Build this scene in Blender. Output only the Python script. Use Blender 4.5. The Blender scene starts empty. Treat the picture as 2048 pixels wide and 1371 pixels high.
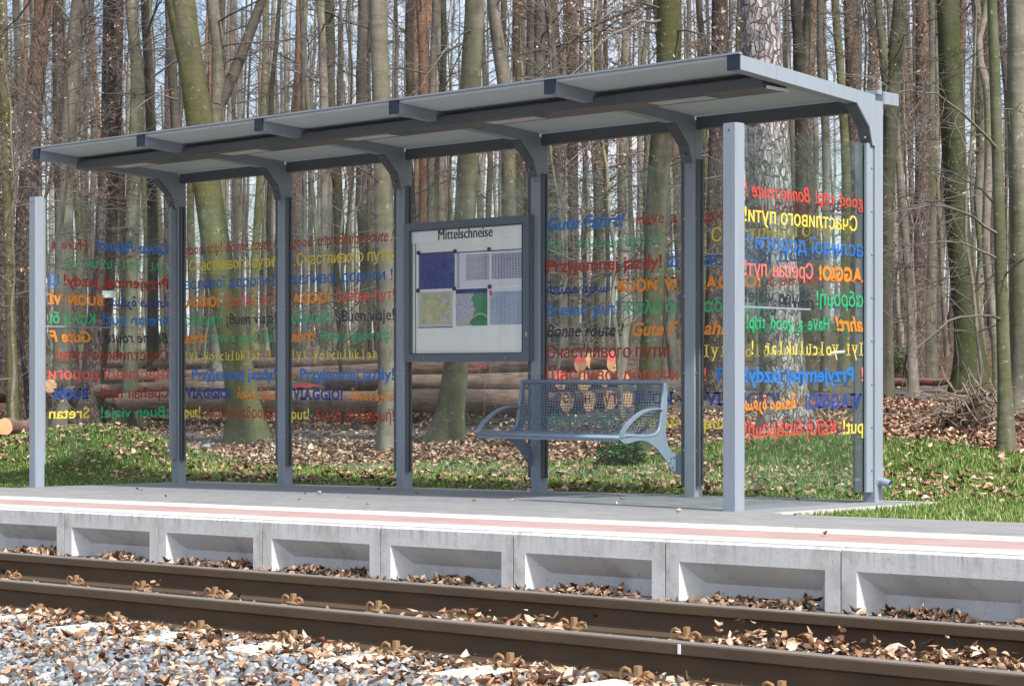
import bpy, math, random
import numpy as np
from mathutils import Vector, Matrix, noise

random.seed(11); RNG = np.random.default_rng(7)
SC = bpy.context.scene
COL = SC.collection

# ------------------------------------------------------------------ camera numbers
W0, H0 = 2048.0, 1371.0
FPX, YAW, HY = 4048.5865, 0.7577, 745.96
CAM = np.array([14.961, -11.367, 0.999])
FW = np.array([-math.sin(YAW), math.cos(YAW), 0.0]); RT = np.array([math.cos(YAW), math.sin(YAW), 0.0])
def at_depth(px, D):
    p = CAM + (FW + RT * (px - 1024) / FPX) * D
    return float(p[0]), float(p[1])

# ------------------------------------------------------------------ terrain
def clipx(x): return np.clip(x, -14, 14)
def slope(x): return .0195 * clipx(x)
RY = [0, 2.4, 3.3, 7.5, 12, 32, 61, 150, 400]
RZ = [0, .09, .15, .52, .70, 2.0, 3.1, 6.0, 12.0]
def terrain(x, y):
    x = np.asarray(x, float); y = np.asarray(y, float)
    sx = np.where(x < -3.2, 2.5, 1.1)
    m = .45 * np.exp(-((x + 3.2) / sx) ** 2 - ((y - 1.3) / 1.0) ** 2)
    m2 = .16 * np.exp(-((x - 4.3) / 1.5) ** 2 - ((y - 3.6) / .9) ** 2)
    f = np.clip((y - 4) / 6, 0, 1)
    n = .05 * np.sin(x * 1.3 + y * .7) * np.sin(y * 1.1 - x * .4) + .10 * np.sin(x * .31 + 1) * np.sin(y * .27)
    return slope(x) + np.interp(y, RY, RZ) + m + m2 + n * f

# ------------------------------------------------------------------ tagging helpers
def tag(o, label=None, cat=None, group=None, kind=None):
    if label: o['label'] = label
    if cat: o['category'] = cat
    if group: o['group'] = group
    if kind: o['kind'] = kind
    return o
def empty(name, loc, label, cat, group=None):
    o = bpy.data.objects.new(name, None); COL.objects.link(o); o.location = loc
    o.empty_display_size = .2
    return tag(o, label, cat, group)
def world_origin(o):
    v = Vector((0, 0, 0))
    while o is not None:
        v += Vector(o.location); o = o.parent
    return v
def link_mesh(name, me, mat, parent=None, loc=(0, 0, 0)):
    o = bpy.data.objects.new(name, me); COL.objects.link(o); o.location = loc
    if parent: o.parent = parent
    if mat and not me.materials: me.materials.append(mat)
    return o
class MB:
    def __init__(s): s.v = []; s.f = []; s.sm = []
    def add(s, vs, fs, smooth=False):
        b = len(s.v); s.v += [tuple(v) for v in vs]; s.f += [tuple(i + b for i in f) for f in fs]; s.sm += [smooth] * len(fs)
    def box(s, x0, x1, y0, y1, z0, z1):
        v = [(x0, y0, z0), (x1, y0, z0), (x1, y1, z0), (x0, y1, z0), (x0, y0, z1), (x1, y0, z1), (x1, y1, z1), (x0, y1, z1)]
        s.add(v, [(0, 3, 2, 1), (4, 5, 6, 7), (0, 1, 5, 4), (1, 2, 6, 5), (2, 3, 7, 6), (3, 0, 4, 7)])
    def cbox(s, x0, x1, y0, y1, z0, z1, c=.004):
        # box with the vertical edges chamfered
        o = [(x0 + c, y0), (x1 - c, y0), (x1, y0 + c), (x1, y1 - c), (x1 - c, y1), (x0 + c, y1), (x0, y1 - c), (x0, y0 + c)]
        s.prism([(a, b) for a, b in o], 'z', z0, z1)
    def prism(s, poly, axis, a, b):
        n = len(poly)
        def P(u, v, w):
            return {'x': (w, u, v), 'y': (u, w, v), 'z': (u, v, w)}[axis]
        vs = [P(u, v, a) for u, v in poly] + [P(u, v, b) for u, v in poly]
        fs = [tuple(range(n))[::-1], tuple(range(n, 2 * n))] + [(i, (i + 1) % n, n + (i + 1) % n, n + i) for i in range(n)]
        s.add(vs, fs)
    def tube(s, pts, rad, n=8, smooth=True, cap=True):
        pts = [Vector(p) for p in pts]
        if not hasattr(rad, '__len__'): rad = [rad] * len(pts)
        base = len(s.v); u = None
        for i, p in enumerate(pts):
            t = (pts[min(i + 1, len(pts) - 1)] - pts[max(i - 1, 0)]).normalized()
            if u is None:
                u = t.orthogonal().normalized()
            else:
                u = (u - t * u.dot(t)).normalized()
            w = t.cross(u)
            for k in range(n):
                a = 2 * math.pi * k / n
                q = p + (u * math.cos(a) + w * math.sin(a)) * rad[i]
                s.v.append((q.x, q.y, q.z))
        for i in range(len(pts) - 1):
            for k in range(n):
                a = base + i * n + k; b = base + i * n + (k + 1) % n
                s.f.append((a, b, b + n, a + n)); s.sm.append(smooth)
        if cap:
            s.f.append(tuple(base + k for k in range(n))[::-1]); s.sm.append(False)
            e = base + (len(pts) - 1) * n
            s.f.append(tuple(e + k for k in range(n))); s.sm.append(False)
    def mesh(s, name, origin=Vector((0, 0, 0))):
        me = bpy.data.meshes.new(name)
        me.from_pydata([(v[0] - origin[0], v[1] - origin[1], v[2] - origin[2]) for v in s.v], [], s.f)
        me.polygons.foreach_set('use_smooth', s.sm); me.update()
        return me
    def build(s, name, mat, parent=None):
        return link_mesh(name, s.mesh(name, world_origin(parent)), mat, parent)
def np_mesh(name, V, F):
    """V (n,3), F (m,k) arrays"""
    me = bpy.data.meshes.new(name)
    n, (m, k) = len(V), F.shape
    me.vertices.add(n); me.vertices.foreach_set('co', V.astype(np.float32).ravel())
    me.loops.add(m * k); me.loops.foreach_set('vertex_index', F.astype(np.int32).ravel())
    me.polygons.add(m); me.polygons.foreach_set('loop_start', np.arange(0, m * k, k, dtype=np.int32))
    me.update(calc_edges=True); me.validate()
    return me
def scatter(name, mat, TV, TF, pos, scale, rot, parent=None, vary=None):
    """copy template (TV,TF) to each position with 3x3 rot and per-copy scale(n,3)"""
    n = len(pos); k = len(TV)
    V = TV[None, :, :] * scale[:, None, :]
    if vary is not None: V = V * vary
    V = np.einsum('nij,nkj->nki', rot, V) + pos[:, None, :]
    F = (TF[None, :, :] + (np.arange(n) * k)[:, None, None]).reshape(-1, TF.shape[1])
    me = np_mesh(name, V.reshape(-1, 3), F)
    return link_mesh(name, me, mat, parent)
def rot_z(a):
    c, s = np.cos(a), np.sin(a); o = np.zeros_like(a); l = np.ones_like(a)
    return np.stack([np.stack([c, -s, o], -1), np.stack([s, c, o], -1), np.stack([o, o, l], -1)], -2)
def rot_x(a):
    c, s = np.cos(a), np.sin(a); o = np.zeros_like(a); l = np.ones_like(a)
    return np.stack([np.stack([l, o, o], -1), np.stack([o, c, -s], -1), np.stack([o, s, c], -1)], -2)

# ------------------------------------------------------------------ materials
class NT:
    def __init__(s, name):
        s.m = bpy.data.materials.new(name); s.m.use_nodes = True
        s.t = s.m.node_tree; s.t.nodes.clear()
        s.out = s.n('ShaderNodeOutputMaterial')
    def n(s, typ, ins=None, **kw):
        nd = s.t.nodes.new(typ)
        for k, v in kw.items(): setattr(nd, k, v)
        for k, v in (ins or {}).items():
            if isinstance(v, bpy.types.NodeSocket): s.t.links.new(v, nd.inputs[k])
            else: nd.inputs[k].default_value = v
        return nd
    def l(s, a, b): s.t.links.new(a, b)
    def coord(s, which='Object', scale=(1, 1, 1)):
        c = s.n('ShaderNodeTexCoord')
        return s.n('ShaderNodeMapping', {'Vector': c.outputs[which], 'Scale': scale}).outputs[0]
    def noise(s, vec, scale, detail=4, rough=.55):
        return s.n('ShaderNodeTexNoise', {'Vector': vec, 'Scale': scale, 'Detail': detail, 'Roughness': rough}).outputs['Fac']
    def ramp(s, fac, stops, interp='LINEAR'):
        r = s.n('ShaderNodeValToRGB', {'Fac': fac}); r.color_ramp.interpolation = interp
        el = r.color_ramp.elements
        while len(el) < len(stops): el.new(.5)
        for e, (p, c) in zip(el, stops):
            e.position = p; e.color = (*c, 1) if len(c) == 3 else c
        return r.outputs[0]
    def mix(s, fac, a, b, typ='MIX'):
        m = s.n('ShaderNodeMix', data_type='RGBA', blend_type=typ)
        for sock, v in ((m.inputs[0], fac), (m.inputs[6], a), (m.inputs[7], b)):
            if isinstance(v, bpy.types.NodeSocket): s.l(v, sock)
            else: sock.default_value = v if not isinstance(v, tuple) else ((*v, 1) if len(v) == 3 else v)
        return m.outputs[2]
    def math(s, op, a, b=0., clamp=False):
        m = s.n('ShaderNodeMath', operation=op, use_clamp=clamp)
        for i, v in enumerate((a, b)):
            if isinstance(v, bpy.types.NodeSocket): s.l(v, m.inputs[i])
            else: m.inputs[i].default_value = v
        return m.outputs[0]
    def bsdf(s, color, rough=.8, metal=0., bump=None, bstr=.3, bdist=.02, spec=.5, **kw):
        b = s.n('ShaderNodeBsdfPrincipled', {'Roughness': rough, 'Metallic': metal, 'Specular IOR Level': spec})
        if isinstance(color, bpy.types.NodeSocket): s.l(color, b.inputs['Base Color'])
        else: b.inputs['Base Color'].default_value = (*color, 1)
        for k, v in kw.items():
            b.inputs[k].default_value = v
        if bump is not None:
            bn = s.n('ShaderNodeBump', {'Height': bump, 'Strength': bstr, 'Distance': bdist})
            s.l(bn.outputs[0], b.inputs['Normal'])
        s.l(b.outputs[0], s.out.inputs[0])
        return b

def m_paint(name, col, rough=.36, metal=.0):
    t = NT(name); v = t.coord(); n = t.noise(v, 1.3, 5); n2 = t.noise(v, 60, 3)
    c = t.mix(t.math('MULTIPLY', n, .5), tuple(x * .88 for x in col), tuple(min(1, x * 1.14) for x in col))
    st = t.noise(t.coord(scale=(14, 14, .7)), 2.2, 5, .7)
    c = t.mix(t.ramp(st, [(.50, (0, 0, 0)), (.75, (.42, .42, .42))]), c, tuple(x * .55 for x in col))
    sp = t.ramp(t.noise(v, 26, 6, .8), [(.62, (0, 0, 0)), (.72, (.4, .4, .4))]); c = t.mix(sp, c, (.22, .21, .18))
    t.bsdf(c, rough, metal, bump=n2, bstr=.04, bdist=.002); return t.m
STEEL = m_paint('painted_steel', (.255, .298, .352))
STEEL_D = m_paint('dark_shaded_steel', (.085, .094, .108))  # darker steel: under-roof shade put into the colour; also the dark glass clamps
CAP = m_paint('dark_end_cap', (.012, .02, .04), .5, 0)
BENCH = m_paint('bench_steel', (.20, .26, .335), .38)
BOLT = m_paint('zinc_bolt', (.42, .47, .52), .35, .7)

def m_plain(name, col, rough=.6, spec=.5, noisy=.0, scale=8):
    t = NT(name)
    if noisy:
        n = t.noise(t.coord(), scale, 5)
        c = t.mix(n, tuple(x * (1 - noisy) for x in col), tuple(min(1, x * (1 + noisy)) for x in col))
        t.bsdf(c, rough, spec=spec)
    else: t.bsdf(col, rough, spec=spec)
    return t.m
def m_roof():
    t = NT('roof_panel_sheet'); n = t.noise(t.coord(), 2.5, 5)
    c = t.mix(n, (.46, .515, .545), (.56, .61, .64))
    b = t.bsdf(c, .55)
    tr = t.n('ShaderNodeBsdfTranslucent', {'Color': (.75, .8, .82, 1)})
    mx = t.n('ShaderNodeMixShader', {0: .05, 1: b.outputs[0], 2: tr.outputs[0]})
    t.l(mx.outputs[0], t.out.inputs[0]); return t.m
def m_glass(name, tint=(.935, .972, .955), dirt=.03):
    t = NT(name)
    tr = t.n('ShaderNodeBsdfTransparent', {'Color': (*tint, 1)})
    gl = t.n('ShaderNodeBsdfGlossy', {'Color': (.9, .95, .95, 1), 'Roughness': .02})
    bf = t.n('ShaderNodeNewGeometry').outputs['Backfacing']
    fr = t.n('ShaderNodeFresnel', {'IOR': t.n('ShaderNodeMapRange', {'Value': bf, 'To Min': 1.42, 'To Max': 1 / 1.42}).outputs[0]})
    mx = t.n('ShaderNodeMixShader', {0: fr.outputs[0], 1: tr.outputs[0], 2: gl.outputs[0]})
    df = t.n('ShaderNodeBsdfDiffuse', {'Color': (.55, .62, .58, 1)})
    n = t.noise(t.coord(scale=(1, 1, .6)), 2.0, 6, .65)
    f = t.ramp(n, [(.45, (.006,) * 3), (.75, (dirt,) * 3)])
    mx2 = t.n('ShaderNodeMixShader', {0: f, 1: mx.outputs[0], 2: df.outputs[0]})
    t.l(mx2.outputs[0], t.out.inputs[0]); return t.m
def m_print(name, col):
    t = NT(name); n = t.noise(t.coord(), 14, 5, .7)
    b = t.n('ShaderNodeBsdfPrincipled', {'Base Color': (*col, 1), 'Roughness': .45})
    tr = t.n('ShaderNodeBsdfTransparent')
    tl = t.n('ShaderNodeBsdfTranslucent', {'Color': (*[min(1, c * 1.3) for c in col], 1)})
    m1 = t.n('ShaderNodeMixShader', {0: .35, 1: b.outputs[0], 2: tl.outputs[0]})
    f = t.ramp(n, [(.50, (.0,) * 3), (.72, (.22,) * 3)])
    m2 = t.n('ShaderNodeMixShader', {0: f, 1: m1.outputs[0], 2: tr.outputs[0]})
    t.l(m2.outputs[0], t.out.inputs[0]); return t.m
def m_concrete(name, base=(.62, .63, .635), stain=True):
    t = NT(name); rnd_ = t.math('MULTIPLY', t.n('ShaderNodeObjectInfo').outputs['Random'], 61.)
    v = t.n('ShaderNodeVectorMath', {0: t.coord(), 1: rnd_}, operation='ADD').outputs[0]
    n = t.noise(v, 3, 6, .65); n2 = t.noise(v, 45, 4); 
    c = t.mix(n, tuple(x * .80 for x in base), tuple(x * 1.12 for x in base))
    sp = t.ramp(t.noise(v, 38, 3), [(.64, (0, 0, 0)), (.74, (.6, .6, .6))]); c = t.mix(sp, c, tuple(x * .45 for x in base))
    if stain:
        # dirt streaks running down from the cap
        s = t.noise(t.n('ShaderNodeMapping', {'Vector': v, 'Scale': (34, 34, 3.)}).outputs[0], 1.0, 6, .75)
        g = t.n('ShaderNodeSeparateXYZ', {0: t.coord()}).outputs
        zz = t.math('SUBTRACT', g['Z'], t.math('MULTIPLY', g['X'], .0195))
        top = t.n('ShaderNodeMapRange', {'Value': zz, 'From Min': .28, 'From Max': .45}).outputs[0]
        f = t.math('MULTIPLY', t.ramp(s, [(.48, (0, 0, 0)), (.7, (.9, .9, .9))]), t.math('MULTIPLY', top, top), True)
        c = t.mix(f, c, (.20, .20, .17))
        xe = t.n('ShaderNodeMapRange', {'Value': g['X'], 'From Min': .0, 'From Max': .10, 'To Min': 1., 'To Max': 0.}).outputs[0]
        xe2 = t.n('ShaderNodeMapRange', {'Value': g['X'], 'From Min': .92, 'From Max': .99, 'To Min': 0., 'To Max': .8}).outputs[0]
        c = t.mix(t.math('MULTIPLY', t.math('ADD', xe, xe2), t.ramp(t.noise(v, 9, 5, .7), [(.4, (0, 0, 0)), (.7, (.8, .8, .8))]), True), c, (.24, .23, .20))
        blot = t.ramp(t.noise(v, 5, 7, .75), [(.5, (0, 0, 0)), (.68, (.6, .6, .6))])
        c = t.mix(blot, c, (.36, .355, .32))
    t.bsdf(c, .85, bump=n2, bstr=.25, bdist=.004); return t.m
def m_pavers(name, c1, c2, mortar, bw=.2, bh=.1, dirt=(.3, .3, .28)):
    t = NT(name); v = t.coord()
    br = t.n('ShaderNodeTexBrick', {'Vector': v, 'Color1': (*c1, 1), 'Color2': (*c2, 1), 'Mortar': (*mortar, 1), 'Scale': 1.0,
             'Mortar Size': .004, 'Mortar Smooth': .3, 'Bias': 0., 'Brick Width': bw, 'Row Height': bh})
    n = t.noise(v, 1.1, 6, .65); n2 = t.noise(v, 40, 3)
    c = t.mix(t.ramp(n, [(.4, (0, 0, 0)), (.75, (.45, .45, .45))]), br.outputs[0], dirt)
    c = t.mix(t.math('MULTIPLY', n2, .35), c, tuple(x * .6 for x in c1))
    t.bsdf(c, .85, bump=br.outputs[1], bstr=-.3, bdist=.004); return t.m
def m_beech(name, colA, colB, moss, mossamt, island=False):
    t = NT(name); v = t.coord(); info = t.n('ShaderNodeObjectInfo')
    rsock = t.n('ShaderNodeNewGeometry').outputs['Random Per Island'] if island else info.outputs['Random']
    off = t.math('MULTIPLY', info.outputs['Random'], 37.0)
    vv = t.n('ShaderNodeVectorMath', {0: v, 1: off}, operation='ADD').outputs[0]
    mp = t.n('ShaderNodeMapping', {'Vector': vv, 'Scale': (1, 1, .35)}).outputs[0]
    mp2 = t.n('ShaderNodeMapping', {'Vector': vv, 'Scale': (1, 1, 3.5)}).outputs[0]
    n = t.noise(mp, 3.0, 6, .6)
    c = t.mix(t.ramp(n, [(.30, (0, 0, 0)), (.70, (1, 1, 1))]), tuple(x * .8 for x in colA), colB)
    dk = t.noise(t.n('ShaderNodeMapping', {'Vector': vv, 'Scale': (1, 1, .12)}).outputs[0], 5.5, 5, .7)
    c = t.mix(t.ramp(dk, [(.5, (0, 0, 0)), (.68, (.55, .55, .55))]), c, tuple(x * .4 for x in colA))
    ms = t.noise(mp, 1.7, 5, .65)
    ms = t.math('ADD', ms, t.math('MULTIPLY', t.math('SUBTRACT', info.outputs['Random'], .5), .16))
    lo, hi = .62 - mossamt * .35, .78 - mossamt * .3
    c = t.mix(t.ramp(ms, [(lo, (0, 0, 0)), (hi, (.9, .9, .9))]), c, moss)
    rg = t.noise(mp2, 2.6, 5, .6)
    c = t.mix(t.ramp(rg, [(.5, (0, 0, 0)), (.72, (.38, .38, .38))]), c, tuple(x * .45 for x in colA))
    fl = t.ramp(t.noise(vv, 16, 4, .7), [(.6, (0, 0, 0)), (.72, (.6, .6, .6))])
    c = t.mix(fl, c, (.42, .42, .36))
    hs = t.n('ShaderNodeHueSaturation', {'Value': t.n('ShaderNodeMapRange', {'Value': rsock, 'To Min': .42, 'To Max': 1.45}).outputs[0], 'Color': c}).outputs[0]
    t.bsdf(hs, .85, bump=t.math('ADD', rg, t.math('MULTIPLY', n, 1.5)), bstr=.5, bdist=.03, spec=.25); return t.m
def m_pine(name, low, plate, upper, zsw=7., scale=17.):
    t = NT(name); v = t.coord(); info = t.n('ShaderNodeObjectInfo')
    off = t.math('MULTIPLY', info.outputs['Random'], 23.0)
    vv = t.n('ShaderNodeVectorMath', {0: v, 1: off}, operation='ADD').outputs[0]
    dn = t.n('ShaderNodeTexNoise', {'Vector': vv, 'Scale': 7., 'Detail': 4}).outputs['Color']
    dv = t.n('ShaderNodeVectorMath', {0: vv, 1: t.n('ShaderNodeVectorMath', {0: dn, 1: (.09, .09, .09)}, operation='MULTIPLY').outputs[0]}, operation='ADD').outputs[0]
    mp = t.n('ShaderNodeMapping', {'Vector': dv, 'Scale': (1.5, 1.5, .6)}).outputs[0]
    vo = t.n('ShaderNodeTexVoronoi', {'Vector': mp, 'Scale': scale}, feature='DISTANCE_TO_EDGE').outputs['Distance']
    vc = t.n('ShaderNodeTexVoronoi', {'Vector': mp, 'Scale': scale}).outputs['Color']
    vc2 = t.n('ShaderNodeTexVoronoi', {'Vector': mp, 'Scale': scale * 2.6}).outputs['Color']
    k = t.ramp(vo, [(.0, (0, 0, 0)), (.10, (1, 1, 1))])
    fine = t.noise(t.n('ShaderNodeMapping', {'Vector': dv, 'Scale': (1, 1, .25)}).outputs[0], 30, 5, .8)
    k = t.math('MULTIPLY', k, t.ramp(fine, [(.36, (.15, .15, .15)), (.52, (1, 1, 1))]))
    mixv = t.math('ADD', t.math('MULTIPLY', t.n('ShaderNodeSeparateColor', {0: vc}).outputs[0], .5), t.math('MULTIPLY', t.n('ShaderNodeSeparateColor', {0: vc2}).outputs[1], .5))
    pc = t.mix(mixv, tuple(x * .4 for x in plate), tuple(min(1, x * 1.5) for x in plate))
    c = t.mix(k, low, pc)
    z = t.n('ShaderNodeSeparateXYZ', {0: v}).outputs['Z']
    zf = t.n('ShaderNodeMapRange', {'Value': t.math('ADD', z, t.math('MULTIPLY', t.noise(vv, 1.2), 3.)), 'From Min': zsw, 'From Max': zsw + 4}).outputs[0]
    c = t.mix(zf, c, t.mix(t.noise(vv, 9), tuple(x * .7 for x in upper), upper))
    t.bsdf(c, .9, bump=k, bstr=.8, bdist=.02, spec=.2); return t.m
def m_rand(name, stops, rough=.8, bump=None, trans=0.):
    t = NT(name); g = t.n('ShaderNodeNewGeometry'); n = t.noise(t.coord(), 30, 3)
    f = g.outputs['Random Per Island']
    c = t.ramp(f, stops); c = t.mix(t.math('MULTIPLY', n, .7), c, t.mix(.5, c, (.5, .5, .5), 'MULTIPLY'))
    b = t.bsdf(c, rough, spec=.3)
    if trans:
        tl = t.n('ShaderNodeBsdfTranslucent', {'Color': c})
        mx = t.n('ShaderNodeMixShader', {0: trans, 1: b.outputs[0], 2: tl.outputs[0]}); t.l(mx.outputs[0], t.out.inputs[0])
    return t.m
LEAF_STOPS = [(0, (.06, .03, .022)), (.22, (.14, .07, .04)), (.42, (.30, .16, .085)), (.62, (.48, .30, .18)), (.8, (.60, .44, .32)), (1, (.70, .60, .50))]
LEAF = m_rand('dry_leaf', LEAF_STOPS, .65, trans=.12)
LEAF_F = m_rand('forest_leaf', [(0, (.11, .06, .04)), (.4, (.30, .175, .115)), (.75, (.47, .31, .21)), (1, (.64, .48, .37))], .7)
STONE = m_rand('ballast_stone', [(0, (.07, .075, .08)), (.3, (.15, .175, .20)), (.6, (.23, .275, .32)), (.78, (.32, .35, .38)), (.88, (.36, .29, .23)), (1, (.50, .50, .48))], .75)
BLADE = m_rand('grass_blade', [(0, (.08, .14, .025)), (.45, (.15, .28, .05)), (.76, (.24, .37, .09)), (.86, (.46, .45, .20)), (1, (.60, .52, .34))], .6, trans=.3)
TWIG = m_plain('twig_bark', (.135, .12, .108), .8, .3, .6, 1.3)
STICK = m_plain('dead_stick', (.20, .165, .13), .85, .3, .35, 6)

def m_rail():
    t = NT('rusty_rail'); v = t.coord(scale=(.6, 6, 6)); n = t.noise(v, 3, 6, .7); n2 = t.noise(t.coord(), 60, 4)
    g = t.n('ShaderNodeSeparateXYZ', {0: t.coord()}).outputs
    zz = t.math('SUBTRACT', g['Z'], t.math('MULTIPLY', g['X'], .0195))
    c = t.mix(n, (.042, .027, .015), (.085, .056, .032))
    c = t.mix(t.ramp(t.noise(t.coord(scale=(1.5, 8, 8)), 2, 6, .7), [(.45, (0, 0, 0)), (.7, (.7, .7, .7))]), c, (.038, .024, .015))
    c = t.mix(t.math('MULTIPLY', n2, .4), c, (.12, .085, .052))
    top = t.n('ShaderNodeMapRange', {'Value': zz, 'From Min': -.0012, 'From Max': -.0004}).outputs[0]
    c = t.mix(top, c, (.30, .28, .26))
    b = t.bsdf(c, .7, bump=n2, bstr=.2, bdist=.003)
    t.l(t.n('ShaderNodeMapRange', {'Value': top, 'To Min': .72, 'To Max': .42}).outputs[0], b.inputs['Roughness'])
    t.l(t.math('MULTIPLY', top, .5), b.inputs['Metallic']); return t.m
RAIL = m_rail()
CLIP = m_plain('rusty_clip', (.26, .16, .085), .8, .3, .35, 30)
CONC = m_concrete('edge_concrete')
CONC_S = m_concrete('sleeper_concrete', (.62, .58, .47), False)
CAPC = m_plain('edge_cap_concrete', (.47, .47, .455), .85, .3, .12, 5)

def m_ground():
    t = NT('forest_floor'); v = t.coord()
    a1 = t.n('ShaderNodeAttribute', attribute_name='grass').outputs['Fac']
    a2 = t.n('ShaderNodeAttribute', attribute_name='track').outputs['Fac']
    n1 = t.noise(v, .8, 6, .6); n2 = t.noise(v, 14, 6, .75); n3 = t.noise(v, 55, 4, .8)
    lit = t.ramp(n2, [(.25, (.045, .028, .02)), (.45, (.18, .11, .07)), (.6, (.32, .21, .14)), (.75, (.48, .36, .27))])
    lit = t.mix(t.math('MULTIPLY', n3, .8), lit, (.12, .075, .05))
    lit = t.mix(t.ramp(n1, [(.35, (0, 0, 0)), (.75, (.5, .5, .5))]), lit, (.10, .065, .04))
    soil = t.mix(n2, (.13, .115, .11), (.20, .18, .17))
    soil = t.mix(t.ramp(n3, [(.55, (0, 0, 0)), (.8, (.5, .5, .5))]), soil, (.27, .22, .18))
    gr = t.mix(n2, (.035, .065, .012), (.10, .14, .03))
    f2 = t.math('ADD', a2, t.math('MULTIPLY', t.math('SUBTRACT', n2, .5), .9))
    c = t.mix(t.ramp(f2, [(.4, (0, 0, 0)), (.6, (1, 1, 1))]), lit, soil)
    f1 = t.math('ADD', a1, t.math('MULTIPLY', t.math('SUBTRACT', n2, .5), .8))
    c = t.mix(t.ramp(f1, [(.4, (0, 0, 0)), (.6, (1, 1, 1))]), c, gr)
    t.bsdf(c, .95, bump=t.math('ADD', n2, t.math('MULTIPLY', n3, .6)), bstr=.9, bdist=.06, spec=.15); return t.m
def m_gravel():
    t = NT('gravel'); v = t.coord()
    vo = t.n('ShaderNodeTexVoronoi', {'Vector': v, 'Scale': 24.})
    c = t.ramp(t.n('ShaderNodeSeparateColor', {0: vo.outputs['Color']}).outputs[0], [(0, (.06, .065, .07)), (.5, (.17, .19, .21)), (.8, (.30, .30, .29)), (1, (.40, .27, .17))])
    c = t.mix(t.ramp(vo.outputs['Distance'], [(.25, (0, 0, 0)), (.7, (.85, .85, .85))]), c, (.03, .025, .02))
    t.bsdf(c, .9, bump=vo.outputs['Distance'], bstr=-1., bdist=.03); return t.m

BEECH = [m_beech('beech_bark', (.12, .108, .092), (.235, .212, .175), (.145, .15, .065), .30),
         m_beech('mossy_bark', (.085, .08, .06), (.155, .145, .105), (.085, .088, .032), .7),
         m_beech('pale_bark', (.14, .125, .105), (.30, .27, .225), (.12, .125, .075), .25),
         m_beech('grey_green_bark', (.088, .084, .066), (.18, .172, .13), (.066, .078, .03), .4)]
PINE = [m_pine('red_pine_bark', (.05, .04, .036), (.18, .14, .12), (.34, .20, .13), 6.),
        m_pine('plated_pine_bark', (.055, .045, .045), (.40, .37, .38), (.42, .36, .34), 30., 13.),
        m_pine('dark_pine_bark', (.045, .035, .032), (.16, .125, .115), (.28, .18, .13), 12.)]

# ------------------------------------------------------------------ ground, gravel and platform
def build_ground():
    def axis(lo, a, b, hi, step, grow=1.25):
        c = list(np.arange(a, b + 1e-6, step)); d = step; x = b
        while x < hi: d *= grow; x += d; c.append(min(x, hi))
        d = step; x = a
        while x > lo: d *= grow; x -= d; c.insert(0, max(x, lo))
        return np.array(c)
    xs = axis(-420, -16, 16, 300, .25); ys = axis(-1.7, -1.7, 20, 420, .25)
    X, Y = np.meshgrid(xs, ys)
    Z = terrain(X, np.maximum(Y, 0))
    under = (X > -.3) & (X < 8.0) & (Y < .2)
    Z = np.where(under, Z - .06, Z - .012)
    V = np.stack([X, Y, Z], -1).reshape(-1, 3)
    ny, nx = X.shape; i = np.arange(ny - 1)[:, None] * nx + np.arange(nx - 1)[None]
    F = np.stack([i, i + 1, i + nx + 1, i + nx], -1).reshape(-1, 4)
    me = np_mesh('forest_ground', V, F); me.polygons.foreach_set('use_smooth', [True] * len(F))
    for nm, fn in (('grass', grass_mask), ('track', track_mask)):
        a = me.attributes.new(nm, 'FLOAT', 'POINT'); a.data.foreach_set('value', fn(V[:, 0], V[:, 1]).astype(np.float32))
    tag(link_mesh('forest_ground', me, m_ground()), kind='structure')
def grass_mask(x, y):
    yb = np.interp(x, [-40, -6, -3.5, -1.9, -1.2, 2, 4.2, 6, 9, 30], [2.2, 2.3, 2.7, 2.3, 2.1, 2.9, 4.3, 4.0, 4.2, 4.4])
    yb = yb + .35 * np.sin(x * 2.1) * np.sin(x * .7 + 1)
    return np.clip((yb - y) / .6 + .5, 0, 1)
PATH = [(-30, 1.0), (-12, 4.2), (-6, 4.6), (-2.9, 5.8), (-.6, 8.5), (.2, 12.6), (3, 18), (9, 26), (20, 40)]
def track_mask(x, y):
    d = np.full(np.shape(x), 1e9)
    for (ax, ay), (bx, by) in zip(PATH[:-1], PATH[1:]):
        L = (bx - ax) ** 2 + (by - ay) ** 2
        t = np.clip(((x - ax) * (bx - ax) + (y - ay) * (by - ay)) / L, 0, 1)
        d = np.minimum(d, np.hypot(x - ax - t * (bx - ax), y - ay - t * (by - ay)))
    (ax, ay), (bx, by) = (-4.5, 14.), (6., 10.2); L = (bx - ax) ** 2 + (by - ay) ** 2
    t = np.clip(((x - ax) * (bx - ax) + (y - ay) * (by - ay)) / L, 0, 1)
    d = np.minimum(d, np.hypot(x - ax - t * (bx - ax), y - ay - t * (by - ay)) - 1.3)
    return np.clip((1.5 - d) / .8 + .5, 0, 1)
build_ground()

XN = [-60, -14, 14, 45]          # nodes where the long slope of the stop changes
def zpl(x, y, dz=0.): return .0195 * max(-14, min(14, x)) - .010 * y + dz
def strip(name, mat, y0, y1, dz, xa=None, xb=None, label=None, kind='structure', thick=None):
    xs = [x for x in XN if (xa is None or x > xa) and (xb is None or x < xb)]
    if xa is not None: xs = [xa] + xs
    if xb is not None: xs = xs + [xb]
    m = MB()
    for a, b in zip(xs[:-1], xs[1:]):
        v = [(a, y0, zpl(a, y0, dz)), (b, y0, zpl(b, y0, dz)), (b, y1, zpl(b, y1, dz)), (a, y1, zpl(a, y1, dz))]
        if thick:
            v += [(p[0], p[1], p[2] - thick) for p in v]
            m.add(v, [(0, 1, 2, 3), (4, 7, 6, 5), (0, 4, 5, 1), (1, 5, 6, 2), (2, 6, 7, 3), (3, 7, 4, 0)])
        else: m.add(v, [(0, 1, 2, 3)])
    return tag(m.build(name, mat), kind=kind)
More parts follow.
